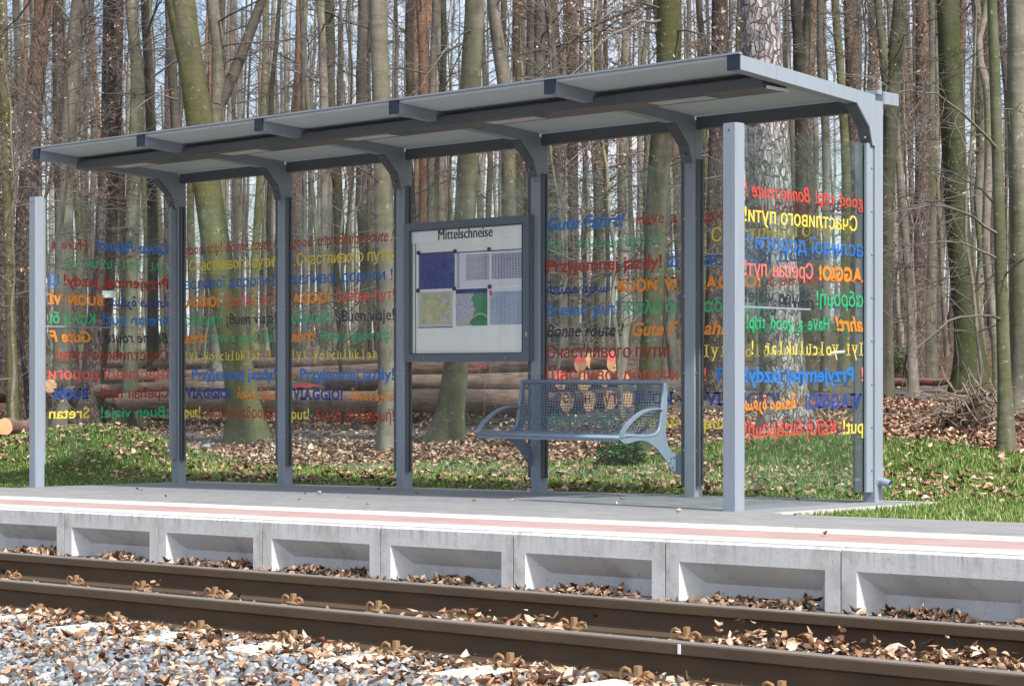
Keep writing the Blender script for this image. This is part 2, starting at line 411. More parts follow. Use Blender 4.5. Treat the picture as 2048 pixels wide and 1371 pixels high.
PAV = m_pavers('grey_pavers', (.20, .203, .21), (.265, .27, .275), (.11, .11, .11))
strip('platform_paving', PAV, -3.79, -1.64, 0, thick=.3)
strip('platform_red_band', m_pavers('red_pavers', (.35, .225, .205), (.42, .285, .265), (.27, .23, .22), .2, .1, (.42, .36, .34)), -3.62, -3.14, .004)
strip('platform_white_line', m_plain('white_marking', (.56, .56, .54), .7, .3, .08, 6), -3.13, -2.78, .004)
strip('shelter_paving', m_pavers('dark_pavers', (.185, .20, .215), (.225, .24, .255), (.12, .125, .13), .2, .1, (.26, .27, .28)), -1.64, .10, 0, -.12, 7.86, thick=.25)
strip('shelter_kerb', m_plain('kerb_concrete', (.42, .43, .42), .85, .3, .2, 9), .10, .17, .006, -.12, 7.86, thick=.25)
strip('shelter_side_kerb', m_plain('kerb_concrete_side', (.44, .45, .44), .85, .3, .2, 9), -1.64, .17, .006, 7.86, 7.94, thick=.25)
strip('gravel_bed', m_gravel(), -60, -4.62, -.43, thick=None)
strip('wall_foot_gravel', m_gravel(), -4.62, -3.80, -.285, thick=.3)

# precast edge blocks -------------------------------------------------
ORD = ['first', 'second', 'third', 'fourth', 'fifth', 'sixth', 'seventh', 'eighth', 'ninth', 'tenth', 'eleventh', 'twelfth', 'thirteenth', 'fourteenth', 'fifteenth', 'sixteenth', 'seventeenth', 'eighteenth', 'nineteenth', 'twentieth']
def edge_block(x0, label, w=.992):
    def Z(x, z): return .0195 * x + .039 + z
    root = empty('platform_edge_block', (x0, -3.9, Z(x0, 0) - .45), label, 'edge block', 'concrete blocks along the platform edge')
    a, b = x0 + .004, x0 + w - .004; yb = -3.79; yf = -3.9; c = .012
    m = MB()
    # opening: outer corners on the face, inner corners at the back of the recess
    o = [(x0 + .083, -.102), (x0 + w - .083, -.102)]; i_ = [(x0 + .165, -.205), (x0 + w - .165, -.205)]
    zb = -.50; yr = -3.80
    P = lambda x, y, z: (x, y, Z(x, z))
    vs = [P(a, yf, -c), P(b, yf, -c), P(b, yf, zb), P(a, yf, zb),              # 0-3 face outer
          P(o[0][0], yf, o[0][1]), P(o[1][0], yf, o[1][1]), P(o[1][0], yf, zb), P(o[0][0], yf, zb),   # 4-7 opening
          P(i_[0][0], yr, i_[0][1]), P(i_[1][0], yr, i_[1][1]), P(i_[1][0], yr, zb), P(i_[0][0], yr, zb),  # 8-11 recess back
          P(a, yf + c, 0), P(b, yf + c, 0), P(b, yb + .002, 0), P(a, yb + .002, 0), P(b, yb + .002, zb), P(a, yb + .002, zb)]  # 12-17
    fs = [(0, 1, 5, 4), (1, 2, 6, 5), (3, 0, 4, 7), (4, 5, 9, 8), (5, 6, 10, 9), (7, 4, 8, 11), (8, 9, 10, 11),
          (0, 12, 13, 1), (12, 15, 14, 13), (1, 13, 14, 16, 2), (0, 3, 17, 15, 12), (14, 15, 17, 16)]
    m.add(vs, [f[::-1] for f in fs])
    m.build('block_body', CONC, root)
    k = MB(); k.v = []; e = .0035
    yy0, yy1 = yf + c + .003, -3.635
    k.add([P(a, yy0, e), P(b, yy0, e), P(b, yy1, e), P(a, yy1, e), P(a, yy0, .0005), P(b, yy0, .0005), P(b, yy1, .0005), P(a, yy1, .0005)],
          [(0, 1, 2, 3), (0, 4, 5, 1), (2, 6, 7, 3), (1, 5, 6, 2), (3, 7, 4, 0)])
    k.build('pale_edge_strip', CAPC, root)
    return root
joint = 9.889
for k in range(-11, 4):
    n = k + 7
    if 0 <= n <= 7: lab = 'grey concrete platform edge block with recessed front, %s from the left edge of the photo' % ORD[n]
    else: lab = 'concrete platform edge block beyond the frame, %s' % ('to the left' if n < 0 else 'to the right')
    edge_block(joint + .992 * k, lab)

# ------------------------------------------------------------------ track
def rail(yc, label):
    prof = [(-.0625, -.149), (.0625, -.149), (.0625, -.138), (.012, -.124), (.007, -.115), (.007, -.052), (.0335, -.040), (.0335, -.006), (.026, 0), (-.026, 0),
            (-.0335, -.006), (-.0335, -.040), (-.007, -.052), (-.007, -.115), (-.012, -.124), (-.0625, -.138)]
    root = empty('rail', (8, yc, .156 - .147), label, 'rail', 'rails of the tram track')
    m = MB(); n = len(prof); xs = [-50, -14, 14, 40]
    for x in xs: m.v += [(x, yc + u, slope(x) - .147 + v) for u, v in prof]
    for j in range(len(xs) - 1):
        for i in range(n):
            a = j * n + i; b = j * n + (i + 1) % n
            m.f.append((a, b, b + n, a + n)[::-1]); m.sm.append(False)
    m.build('rail_profile', RAIL, root)
    return root
Y_FAR, Y_NEAR = -4.745, -5.80
rail(Y_FAR, 'rusty brown rail nearest the platform wall')
r2 = rail(Y_NEAR, 'rusty brown rail nearest the ballast in the foreground')
m = MB(); x = 10.53; zt = .0195 * x - .147
m.box(x - .006, x + .006, Y_NEAR - .0365, Y_NEAR - .0338, zt - .038, zt - .004); m.build('chalk_mark', m_plain('white_chalk', (.75, .78, .85), .8), r2)

def clip_meshes():
    m = MB()
    m.tube([(-.078, -.012, -.004), (-.084, -.016, .022), (-.076, -.02, .044), (-.056, -.022, .053), (-.036, -.02, .046), (-.028, -.016, .030)], .0075, 6)
    m.tube([(.022, -.016, .004), (.030, -.02, .024), (.046, -.024, .040), (.066, -.022, .046), (.082, -.016, .036), (.086, -.012, .012)], .0075, 6)
    m.tube([(-.056, -.006, .004), (-.030, -.026, .014), (0, -.03, .012), (.030, -.026, .014), (.056, -.006, .004)], .0075, 6)
    m.tube([(-.04, .012, .008), (-.012, .008, .012), (.012, .008, .012), (.04, .012, .008)], .0072, 6)
    b = MB()
    b.tube([(0, -.008, 0), (0, -.008, .030)], .017, 10, False); b.cbox(-.013, .013, -.021, .005, .030, .064, .002)
    return m.mesh('rail_clip'), b.mesh('bolt')
CLIPM, BOLTM = clip_meshes(); CLIPM.materials.append(CLIP); BOLTM.materials.append(CLIP)
def sleeper_mesh():
    m = MB(); L = .93; w = .13; t = .105
    xs = [(-L, .014), (-.66, .012), (-.40, .006), (-.2, -.03), (.2, -.03), (.40, .006), (.66, .006), (L, .006)]
    n = 0
    for y, dz in xs:
        m.v += [(-w, y, -.16), (-w, y, dz - .03), (-t, y, dz), (t, y, dz), (w, y, dz - .03), (w, y, -.16)]
    for i in range(len(xs) - 1):
        for k in range(5):
            a = i * 6 + k; m.f.append((a, a + 1, a + 7, a + 6)[::-1]); m.sm.append(False)
    m.f.append((0, 1, 2, 3, 4, 5)); e = (len(xs) - 1) * 6; m.f.append(tuple(e + k for k in range(6))[::-1]); m.sm += [False, False]
    return m.mesh('sleeper_body')
SLM = sleeper_mesh(); SLM.materials.append(CONC_S)
yc = (Y_FAR + Y_NEAR) / 2
def sleeper(x, label):
    root = empty('sleeper', (x, yc, slope(x) - .147 - .153), label, 'sleeper', 'concrete sleepers under the track')
    link_mesh('sleeper_body', SLM, None, root)
    for ry in (Y_FAR, Y_NEAR):
        for s in (-1, 1):
            c = link_mesh('rail_clip', CLIPM, None, root, (0, ry - yc + s * .072, .012))
            c.rotation_euler = (0, 0, 0 if s < 0 else math.pi); c.scale = (.88, .88, .85)
            link_mesh('bolt', BOLTM, None, c)
for k in range(-14, 8):
    x = 7.90 + .62 * k
    n = k + 5
    if 0 <= n <= 10: lab = 'pale concrete sleeper with rusty spring clips, %s one from the left' % ORD[n]
    else: lab = 'concrete sleeper further %s along the track, mostly under leaves' % ('left' if n < 0 else 'right')
    sleeper(x, lab)

# ballast stones & leaves ------------------------------------------------
def ico():
    t = (1 + 5 ** .5) / 2
    v = np.array([(-1, t, 0), (1, t, 0), (-1, -t, 0), (1, -t, 0), (0, -1, t), (0, 1, t), (0, -1, -t), (0, 1, -t), (t, 0, -1), (t, 0, 1), (-t, 0, -1), (-t, 0, 1)], float)
    v /= np.linalg.norm(v[0])
    f = np.array([(0, 11, 5), (0, 5, 1), (0, 1, 7), (0, 7, 10), (0, 10, 11), (1, 5, 9), (5, 11, 4), (11, 10, 2), (10, 7, 6), (7, 1, 8), (3, 9, 4), (3, 4, 2), (3, 2, 6), (3, 6, 8), (3, 8, 9), (4, 9, 5), (2, 4, 11), (6, 2, 10), (8, 6, 7), (9, 8, 1)])
    return v, f
IV, IF = ico()
def rand_rot(n, tilt=math.pi): return rot_z(RNG.uniform(0, 6.283, n)) @ rot_x(RNG.normal(0, tilt, n)) @ rot_z(RNG.uniform(0, 6.283, n))
def stones(name, pos, smin, smax):
    n = len(pos); s = RNG.uniform(smin, smax, n)[:, None] * RNG.uniform(.6, 1.15, (n, 3))
    vary = RNG.uniform(.72, 1.22, (n, 12, 1))
    return scatter(name, STONE, IV, IF, pos, s, rand_rot(n), vary=vary)
def in_view(x, y, marg=350):
    dx, dy = x - CAM[0], y - CAM[1]
    D = dx * FW[0] + dy * FW[1]; px = 1024 + FPX * (dx * RT[0] + dy * RT[1]) / np.maximum(D, .1)
    a, b = marg if isinstance(marg, tuple) else (marg, marg)
    return (D > 3) & (px > -a) & (px < 2048 + b), D, px
def sample(n, x0, x1, y0, y1, marg=350):
    x = RNG.uniform(x0, x1, n); y = RNG.uniform(y0, y1, n); ok, D, _ = in_view(x, y, marg)
    return x[ok], y[ok]
x, y = sample(60000, -2, 14, -8.6, -5.86, 300)
keep = RNG.uniform(0, 1, len(x)) < np.where(y > -7.6, 1, .6); x, y = x[keep], y[keep]
ons = (np.abs((x - 7.90) / .62 - np.round((x - 7.90) / .62)) * .62 < .135) & (y > -6.2) & (RNG.uniform(0, 1, len(x)) < .93); x, y = x[~ons], y[~ons]
base = slope(x) - .318 - np.clip((-6.7 - y) * .035, -.02, .08)
pos = np.stack([x, y, base + RNG.uniform(-.028, .004, len(x))], 1)
tag(stones('ballast', pos, .015, .032), kind='stuff')
x, y = sample(9000, -2, 14, -5.74, -4.8, 300)
pos = np.stack([x, y, slope(x) - .345 + RNG.uniform(-.02, .012, len(x))], 1)
tag(stones('inner_ballast', pos, .012, .024), kind='stuff')

def leaf_template():
    # midrib points and edge points, folded along the midrib, tip curled
    v = np.array([(-.5, 0, .10), (-.2, -.27, .12), (.18, -.26, .10), (.5, .04, .26), (.16, .22, .20), (-.22, .24, .05), (-.08, 0, -.03), (.2, 0, .0)], float)
    f = np.array([(0, 1, 6), (1, 2, 7), (1, 7, 6), (2, 3, 7), (3, 4, 7), (4, 5, 6), (4, 6, 7), (5, 0, 6)])
    return v, f
LV, LF = leaf_template()
def leaves(name, mat, pos, smin, smax, tilt=.5):
    n = len(pos); s = RNG.uniform(smin, smax, n)[:, None] * np.stack([np.ones(n), RNG.uniform(.6, 1.2, n), RNG.choice([-1, 1], n) * RNG.uniform(.3, 2.6, n)], 1)
    return scatter(name, mat, LV, LF, pos, s, rand_rot(n, tilt), vary=RNG.uniform(.7, 1.3, (n, 8, 3)))
def off_sleeper(x, y, p=.9):
    return ~((np.abs((x - 7.90) / .62 - np.round((x - 7.90) / .62)) * .62 < .12) & (y > -6.22) & (y < -5.93) & (RNG.uniform(0, 1, len(x)) < p))
def track_leaves():
    P = []
    # drift along the near rail
    x, y = sample(22000, -2, 13.5, -6.75, -5.86, 300)
    prob = np.exp(-((y + 6.08) / .28) ** 2) * .9 + .1; k = RNG.uniform(0, 1, len(x)) < prob; x, y = x[k], y[k]
    onsl = (np.abs((x - 7.90) / .62 - np.round((x - 7.90) / .62)) * .62 < .12) & (y < -5.93) & (y > -6.22) & (RNG.uniform(0, 1, len(x)) < .93); x, y = x[~onsl], y[~onsl]
    P.append(np.stack([x, y, slope(x) - .312 + RNG.uniform(0, .06, len(x)) * np.exp(-((y + 6.0) / .25) ** 2)], 1))
    x, y = sample(11500, -2, 13.5, -8.4, -6.25, 300)
    cl = np.sin(x * 5.3 + 1) * np.sin(y * 6.1 + x * 1.7); k = (RNG.uniform(0, 1, len(x)) < .55 + .4 * cl) & off_sleeper(x, y); x, y = x[k], y[k]
    P.append(np.stack([x, y, slope(x) - .292 - np.clip((-6.7 - y) * .035, -.02, .08) + RNG.uniform(0, .02, len(x))], 1))
    x, y = sample(3500, -2, 13.5, -5.72, -4.82, 300)
    P.append(np.stack([x, y, slope(x) - .315 + RNG.uniform(0, .02, len(x))], 1))
    for cx, n in ((8.5, 60), (8.98, 90), (10.1, 200), (10.45, 320), (10.9, 320), (11.2, 260), (11.7, 200), (12.1, 150), (4.6, 90), (6.1, 20), (6.7, 20)):
        x = RNG.normal(cx, .12, n); y = RNG.normal(-4.90, .05, n)
        P.append(np.stack([x, y, slope(x) - .300 + np.abs(RNG.normal(0, .035, n))], 1))
    return np.concatenate(P)
tag(leaves('track_leaves', LEAF, track_leaves(), .022, .062, .45), kind='stuff')
x, y = sample(8000, -2, 13.5, -8.4, -5.86, 300); k = off_sleeper(x, y); x, y = x[k], y[k]
tag(leaves('leaf_crumbs', LEAF, np.stack([x, y, slope(x) - .290 - np.clip((-6.7 - y) * .035, -.02, .08) + RNG.uniform(-.012, .02, len(x))], 1), .008, .026, .8), kind='stuff')
def wall_leaves():
    P = []
    for k in range(-8, 4):
        for _ in range(4):
            cx = joint + .992 * k + RNG.uniform(.30, .86); n = int(RNG.integers(10, 60)); w = RNG.uniform(.05, .12); hh = RNG.uniform(.0, .035)
            x = RNG.normal(cx, w, n); y = RNG.uniform(-3.98, -3.83, n)
            P.append(np.stack([x, y, slope(x) - .232 + RNG.uniform(0, 1, n) * hh * np.exp(-((x - cx) / w) ** 2 / 2)], 1))
    x, y = sample(2500, -3, 13.5, -4.6, -3.95, 300); P.append(np.stack([x, y, slope(x) - .24 + RNG.uniform(0, .012, len(x))], 1))
    return np.concatenate(P)
tag(leaves('wall_foot_leaves', m_rand('dark_leaf', [(0, (.05, .03, .022)), (.4, (.15, .09, .06)), (.75, (.30, .19, .125)), (1, (.50, .38, .28))], .7), wall_leaves(), .032, .06, .7), kind='stuff')
x = RNG.uniform(1, 9.5, 26); y = RNG.uniform(-3.5, -.1, 26)
tag(leaves('platform_leaves', LEAF, np.stack([x, y, .0195 * x - .01 * y + .012], 1), .035, .06, .3), kind='stuff')

# forest floor leaves: dense close by
x, y = sample(175000, -16, 15, .2, 15, (250, 1300))
g = grass_mask(x, y); t_ = track_mask(x, y); r = RNG.uniform(0, 1, len(x))
clump = np.sin(x * 2.3 + 1) * np.sin(y * 3.1 + x) * .5 + .5
k = r < np.where(g > .5, .08 + .30 * clump * (y < 2.6), np.where(t_ > .5, np.where(y > 8, .012, .12), .85)); x, y = x[k], y[k]
tag(leaves('forest_leaf_litter', LEAF_F, np.stack([x, y, terrain(x, y) + RNG.uniform(0, .03, len(x))], 1), .05, .085, .45), kind='stuff')

# grass ------------------------------------------------------------------
def grass():
    xs, ys = [], []
    x, y = sample(380000, -14, 15, .16, 5, (250, 1500)); xs.append(x); ys.append(y)
    x, y = sample(60000, 7.96, 15.5, -1.62, .3, (250, 1500)); xs.append(x); ys.append(y)
    x, y = sample(16000, -6, -.14, -1.62, .3, 250); xs.append(x); ys.append(y)
    x = np.concatenate(xs); y = np.concatenate(ys)
    g = grass_mask(x, y); cl = np.sin(x * 5.1 + y * 2) * np.sin(y * 4.3 - x * 1.3) * .35 + .65
    k = RNG.uniform(0, 1, len(x)) < g ** 2 * cl; x, y = x[k], y[k]; n = len(x)
    hl = np.where((y < .45) & (x < 8), .5, 1.)
    s = RNG.uniform(.28, .78, n) * hl
    TV = np.array([(-.0042, 0, 0), (.0042, 0, 0), (.0032, .012, .035), (-.0032, .012, .035), (0, .035, .068)], float)
    TF = np.array([(0, 1, 2), (0, 2, 3), (3, 2, 4)])
    sc = np.stack([RNG.uniform(.8, 1.4, n), s * RNG.uniform(.3, 1.6, n), s], 1)
    z = terrain(x, np.maximum(y, 0)) - .012
    o = scatter('grass', BLADE, TV, TF, np.stack([x, y, z], 1), sc, rot_z(RNG.uniform(0, 6.283, n)) @ rot_x(RNG.normal(0, .25, n)))
    tag(o, kind='stuff')
grass()


# ------------------------------------------------------------------ lettering
TXT = {}
def text_mesh(body, style, width, cap):
    key = (body, style, round(width, 3), cap)
    if key in TXT: return TXT[key]
    bold = {'bold': .022, 'bi': .022, 'fat': .042, 'mono': .004, 'serif': .007, 'it': .010, 'plain': .009, 'semi': 0.}[style]
    cyr = any('\u0400' <= c < '\u0530' for c in body)
    if cyr: bold = 0.
    greek = any('\u0370' <= c < '\u0400' for c in body)
    if 'н' in body: style = 'chars'
    def glyph(t):
        cu = bpy.data.curves.new('t', 'FONT'); cu.body = t; cu.resolution_u = 6 if greek else 3; cu.offset = bold
        cu.shear = .26 if style in ('it', 'bi') else 0
        ob = bpy.data.objects.new('t', cu); COL.objects.link(ob); bpy.context.view_layer.update()
        dg = bpy.context.evaluated_depsgraph_get(); me = ob.evaluated_get(dg).to_mesh()
        V = np.empty(len(me.vertices) * 3); me.vertices.foreach_get('co', V); V = V.reshape(-1, 3)
        F = [tuple(p.vertices) for p in me.polygons]
        ob.evaluated_get(dg).to_mesh_clear(); bpy.data.objects.remove(ob); bpy.data.curves.remove(cu)
        return V, F
    if style in ('mono', 'fat', 'serif', 'chars'):
        SER = {'B': 'lb lt', 'U': 'lt rt', 'N': 'lt lb rt', 'V': 'lt rt', 'I': 'cb ct', 'A': 'lb rb', 'H': 'lt lb rt rb', 'y': 'lx rx', 'i': 'cb lx', 'l': 'cb lT', 'u': 'lx rb', 'k': 'lb rb lT',
               'r': 'lb lx', 'v': 'lx rx', 'd': 'rb rT', 'p': 'lx ld', 't': 'rb', 'a': 'rb', 'h': 'lT lb rb', 'n': 'lb rb lx'}
        V = []; F = []; x = 0; sh = .085 if style == 'fat' else .05; sw = .17 if style == 'fat' else .12
        if style == 'chars': SER = {}
        for ch in body:
            if ch == ' ': x += .45 if style != 'mono' else .62; continue
            if ch == 'н':
                v = np.array([(a_, b_, 0) for q_ in ((0, .085, 0, .5), (.325, .41, 0, .5), (.085, .325, .215, .29)) for a_, b_ in ((q_[0], q_[2]), (q_[1], q_[2]), (q_[1], q_[3]), (q_[0], q_[3]))], float); f = [(0, 1, 2, 3), (4, 5, 6, 7), (8, 9, 10, 11)]
            else: v, f = glyph(ch)
            v = v.copy(); x0, x1 = v[:, 0].min(), v[:, 0].max(); w = x1 - x0
            if style == 'mono':
                k = min(1, .46 / max(w, .01)); v[:, 0] = (v[:, 0] - (x0 + x1) / 2) * k + x + .31; adv = .62
            else:
                v[:, 0] += x - x0; adv = w + (.07 if style == 'fat' else .09 if style == 'serif' else .10)
            b = sum(len(q) for q in V); V.append(v); F += [tuple(i + b for i in q) for q in f]
            gx0, gx1 = v[:, 0].min(), v[:, 0].max(); top = v[:, 1].max()
            for s_ in SER.get(ch, '').split():
                cx = {'l': gx0 + .05, 'r': gx1 - .05, 'c': (gx0 + gx1) / 2}[s_[0]]
                cy = {'b': .0, 't': top - sh, 'x': .50, 'T': top - sh, 'd': -.2}[s_[1]]
                ww = sw * (1.5 if s_[0] == 'c' else 1)
                b = sum(len(q) for q in V)
                V.append(np.array([(cx - ww, cy, 0), (cx + ww, cy, 0), (cx + ww, cy + sh, 0), (cx - ww, cy + sh, 0)])); F.append((b, b + 1, b + 2, b + 3))
            x += adv
        V = np.concatenate(V)
    else:
        V, F = glyph(body)
    x0, x1 = V[:, 0].min(), V[:, 0].max()
    U = (V[:, 0] - x0) * width / (x1 - x0); Z = V[:, 1] * cap / .72
    me = bpy.data.meshes.new('lettering')
    co = [(float(a), 0, float(b)) for a, b in zip(U, Z)]
    if style == 'semi' or cyr: n_ = len(co); du = .0026 if style == 'semi' else .0019; co += [(a + du, -.0003, b + du * .3) for a, _, b in co] + [(a - du, -.0006, b - du * .3) for a, _, b in co]; F = F + [tuple(i + n_ for i in q) for q in F] + [tuple(i + 2 * n_ for i in q) for q in F]
    me.from_pydata(co, [], F); me.update()
    TXT[key] = me; return me
INK = {'blue': m_print('blue_print', (.03, .19, .58)), 'green': m_print('green_print', (.03, .46, .20)), 'dred': m_print('dark_red_print', (.42, .045, .035)),
       'red': m_print('red_print', (.78, .14, .10)), 'orange': m_print('orange_print', (.92, .28, .03)), 'navy': m_print('navy_print', (.03, .07, .30)),
       'black': m_print('black_print', (.03, .04, .06)), 'yellow': m_print('yellow_print', (.86, .68, .08))}
ARAB = '\ufe94\ufecc\ufe98\ufee4\ufee3 \ufe93\ufeae\ufed4\ufeb3'
ROWS = [2.13, 1.975, 1.81, 1.645, 1.48, 1.32, 1.16, .99, .82, .65]
LEFT = [(0, 'Gute Fahrt!', 'bi', 'blue', .0, .78), (0, 'Have a', 'serif', 'dred', .88, 1.27),
        (1, 'Iyi yolculuklar', 'mono', 'green', 0, 1.14), (2, 'Przyjemnej jazdy!', 'bold', 'dred', 0, 1.13), (2, 'Щ', 'plain', 'blue', 1.18, 1.28),
        (3, ARAB, 'bold', 'navy', .0, .62), (3, 'BUON VI', 'fat', 'orange', .70, 1.29), (4, 'Sretan put!', 'plain', 'blue', 0, .72), (4, 'Kαλή δι', 'plain', 'green', .80, 1.28),
        (5, 'Bonne route !', 'it', 'black', 0, .77), (5, 'Gute F', 'bi', 'orange', .85, 1.28), (6, 'Счастливого пути!', 'plain', 'dred', 0, 1.20),
        (7, 'Щасливої дороги', 'plain', 'red', 0, 1.28), (8, 'Срећан пут!', 'plain', 'dred', 0, .74), (8, 'BUON', 'fat', 'navy', .86, 1.24),
        (9, '¡Buen viaje!', 'plain', 'green', 0, .74), (9, 'Sretan', 'plain', 'yellow', .86, 1.28)]
RIGHT = [(0, 'good trip!', 'serif', 'dred', 0, .54), (0, 'Bonne route !', 'it', 'dred', .60, 1.29), (1, 'Счастливого пути!', 'plain', 'yellow', .07, 1.29),
         (2, 'асливої дороги !', 'plain', 'blue', 0, 1.27), (3, 'AGGIO!', 'fat', 'orange', 0, .50), (3, 'Срећан пут!', 'plain', 'red', .57, 1.29),
         (4, 'αδρομή!', 'plain', 'green', 0, .53), (4, '¡Buen viaje!', 'plain', 'black', .61, 1.29), (5, 'ahrt!', 'bi', 'orange', 0, .32), (5, 'Have a good trip!', 'serif', 'green', .38, 1.27),
         (6, 'Iyi yolculuklar !', 'mono', 'yellow', 0, 1.22), (7, '!', 'plain', 'red', 0, .018), (7, 'Przyjemnej jazdy!', 'bold', 'blue', .11, 1.29),
         (8, 'VIAGGIO!', 'fat', 'navy', 0, .66), (8, ARAB, 'bold', 'orange', .76, 1.29), (9, 'put!', 'plain', 'yellow', 0, .23), (9, 'Kαλή διαδρομή!', 'plain', 'dred', .32, 1.29)]
BRIGHT = {'dred': m_print('bright_red_print', (.70, .07, .05)), 'yellow': m_print('bright_yellow_print', (.85, .68, .12)), 'red': m_print('pink_red_print', (.80, .22, .20))}
def letter_pane(pane, items, origin, mirrored=False, wid=1.31, bright=False):
    k = wid / 1.31
    me_for = {}
    for row, body, st, ink, u0, u1 in items:
        cap = .098 if st in ('plain', 'bi', 'it', 'bold') else .090
        base = text_mesh(body, st, (u1 - u0) * k, cap)
        mat = BRIGHT.get(ink, INK[ink]) if bright else INK[ink]
        key = (body, st, mat.name)
        o = link_mesh('lettering', base, None, pane)
        if not base.materials: base.materials.append(None)
        o.material_slots[0].link = 'OBJECT'; o.material_slots[0].material = mat
        z = ROWS[row] - .045
        if mirrored:
            o.location = (origin[0], origin[1] - u0 * k, z); o.rotation_euler = (0, 0, -math.pi / 2)
        else: o.location = (origin[0] + u0 * k, origin[1], z)

# ------------------------------------------------------------------ shelter
XK = [0., 1.5, 3.0, 4.5, 6.0, 7.515]
SH = empty('tram_shelter', (3.75, -.7, 0), 'long grey steel tram shelter with flat roof and glass walls covered in multilingual travel wishes', 'shelter')
OFF = Vector(SH.location)
def part(name, mb, mat, parent=SH): return mb.build(name, mat, parent)
GL = m_glass('shelter_glass'); ROOF = m_roof()
def box_part(name, mat, *b, parent=SH, c=.004):
    m = MB(); m.cbox(*b, c=c); return part(name, m, mat, parent)
PW, PD = .100, .092
for i, x in enumerate(XK):
    p = box_part('post', STEEL, x - PW, x, 0, PD, zpl(x, 0, -.05), 2.80, c=.006)
    m = MB()      # bolts on the post
    for z in (2.47, 2.53): m.tube([(x - PW / 2, .0, z), (x - PW / 2, -.012, z)], .010, 8)
    part('bolt', m, BOLT, p)
for x in (XK[0], XK[5]):
    p = box_part('front_post', STEEL, x - PW, x, -1.525, -1.43, zpl(x, -1.5, -.05), 2.512, c=.006)
    m = MB(); m.cbox(x - PW + .002, x - .002, -1.523, -1.432, 2.512, 2.520, c=.006); part('post_cap', m, STEEL, p)
    m = MB(); m.tube([(x - .05, -1.5245, 2.475), (x - .05, -1.527, 2.475)], .006, 8); part('screw_hole', m, CAP, p)
RW = .088
for x in XK:
    m = MB()
    m.prism([(-1.477, 2.845), (-.214, 2.764), (-.068, 2.62), (-.03, 2.50), (-.0015, 2.50), (-.0015, 2.836), (-1.477, 2.934)], 'x', x - RW, x - .002)
    r = part('rafter', m, STEEL)
    m = MB(); m.prism([(-1.492, 2.843), (-1.4775, 2.842), (-1.4775, 2.936), (-1.492, 2.937)], 'x', x - RW - .003, x + .001); part('end_cap', m, CAP, r)
    m = MB()
    m.prism([(-.2135, 2.7625), (-.0675, 2.6185), (-.0300, 2.4985), (-.0375, 2.4955), (-.0745, 2.6145), (-.2195, 2.7565)], 'x', x - RW - .004, x - .004)  # thin dark skin on the knee's sloped underside, its shade given as colour
    b = part('knee_shade', m, STEEL_D, r)
    m = MB()
    for q in range(3): m.tube([(x - .044, -.05, 2.56 + q * 0.0), (x - .044, -.075, 2.545)], .009, 8)
    part('bolt', m, BOLT, r)
for i in range(5):
    a, b = XK[i] + .0, XK[i + 1] - RW
    m = MB(); t0, t1 = 2.935, 2.842
    m.prism([(-1.47, t0 - .018), (.02, t1 - .016), (.02, t1 + .002), (-1.47, t0 + .0)], 'x', a, b); part('roof_panel', m, ROOF)
    m = MB(); m.cbox(XK[i] + .001, XK[i + 1] - PW - .001, .012, .075, 2.737, 2.822, c=.003); rb = part('rear_beam', m, STEEL_D)
    m = MB()
    xm = (a + b) / 2 - .05
    m.cbox(xm - .24, xm + .24, -1.035, -.90, 2.7805, 2.7838, c=.003); 
    part('lamp_cover', m, m_plain('lamp_cover_plastic', (.55, .54, .56), .35), SH)
m = MB(); m.prism([(-1.495, 2.9375), (-1.462, 2.9355), (-1.462, 2.946), (-1.495, 2.949)], 'x', -RW - .02, XK[5] + .003)
part('front_edge_rail', m, STEEL)
m = MB(); m.prism([(-1.10, 2.785), (-.84, 2.785), (-.84, 2.84), (-.86, 2.862), (-1.08, 2.862), (-1.10, 2.85)], 'x', -.02, 7.40); ch = part('light_channel', m, STEEL_D)
m = MB(); m.cbox(7.4005, 7.412, -1.06, -.83, 2.782, 2.800, c=.002); part('channel_end_strip', m, m_plain('white_plastic', (.8, .8, .8), .5), ch)
m = MB(); m.cbox(-.10, XK[5] + .002, .094, .275, 2.782, 2.868, c=.004); gt = part('gutter', m, STEEL)
m = MB(); m.cbox(XK[5] + .0025, XK[5] + .0055, .10, .27, 2.786, 2.864, c=.002); part('gutter_end_plate', m, STEEL, gt)
m = MB(); m.tube([(XK[5] - .002, .045, .285), (XK[5] + .02, .045, .284), (XK[5] + .085, .045, .268)], .027, 14, cap=False)
m.tube([(XK[5] + .085, .045, .268), (XK[5] + .0, .045, .285)], .022, 14, cap=False); m.tube([(XK[5] + .001, .045, .285), (XK[5] + .006, .045, .285)], .036, 14)
part('drain_pipe', m, STEEL)
m = MB(); m.cbox(XK[5] - PW + .005, XK[5] + .005, .02, .07, 2.845, 2.872, c=.003); part('post_top', m, STEEL)

for i in range(5):
    a, b = XK[i] + .012, XK[i + 1] - PW - .012
    m = MB(); m.box(a, b, .028, .036, .214, 2.515); pn = part('glass_pane', m, GL)
    for xx0, xx1 in ((XK[i] + .001, XK[i] + .034), (XK[i + 1] - PW - .034, XK[i + 1] - PW - .001)):
        m = MB(); m.cbox(xx0, xx1, .006, .026, .20, 2.52, c=.003); m.cbox(xx0, xx1, .038, .060, .20, 2.52, c=.003); c_ = part('glass_clamp', m, STEEL_D, pn)
    if i in (0, 1): letter_pane(pn, RIGHT, (a + .05 - OFF[0], .0275 - .002 - OFF[1]))
    if i == 3: letter_pane(pn, LEFT, (a + .035 - OFF[0], .0255 - OFF[1]))
    if i == 4: letter_pane(pn, RIGHT, (a + .05 - OFF[0], .0255 - OFF[1]))
    m = MB()
    for xx in (a - .006, b + .006):
        for z in (.45, 1.0, 1.55, 2.1): m.tube([(xx, .006, z), (xx, .002, z)], .006, 8)
    part('clamp_screw', m, BOLT, pn)
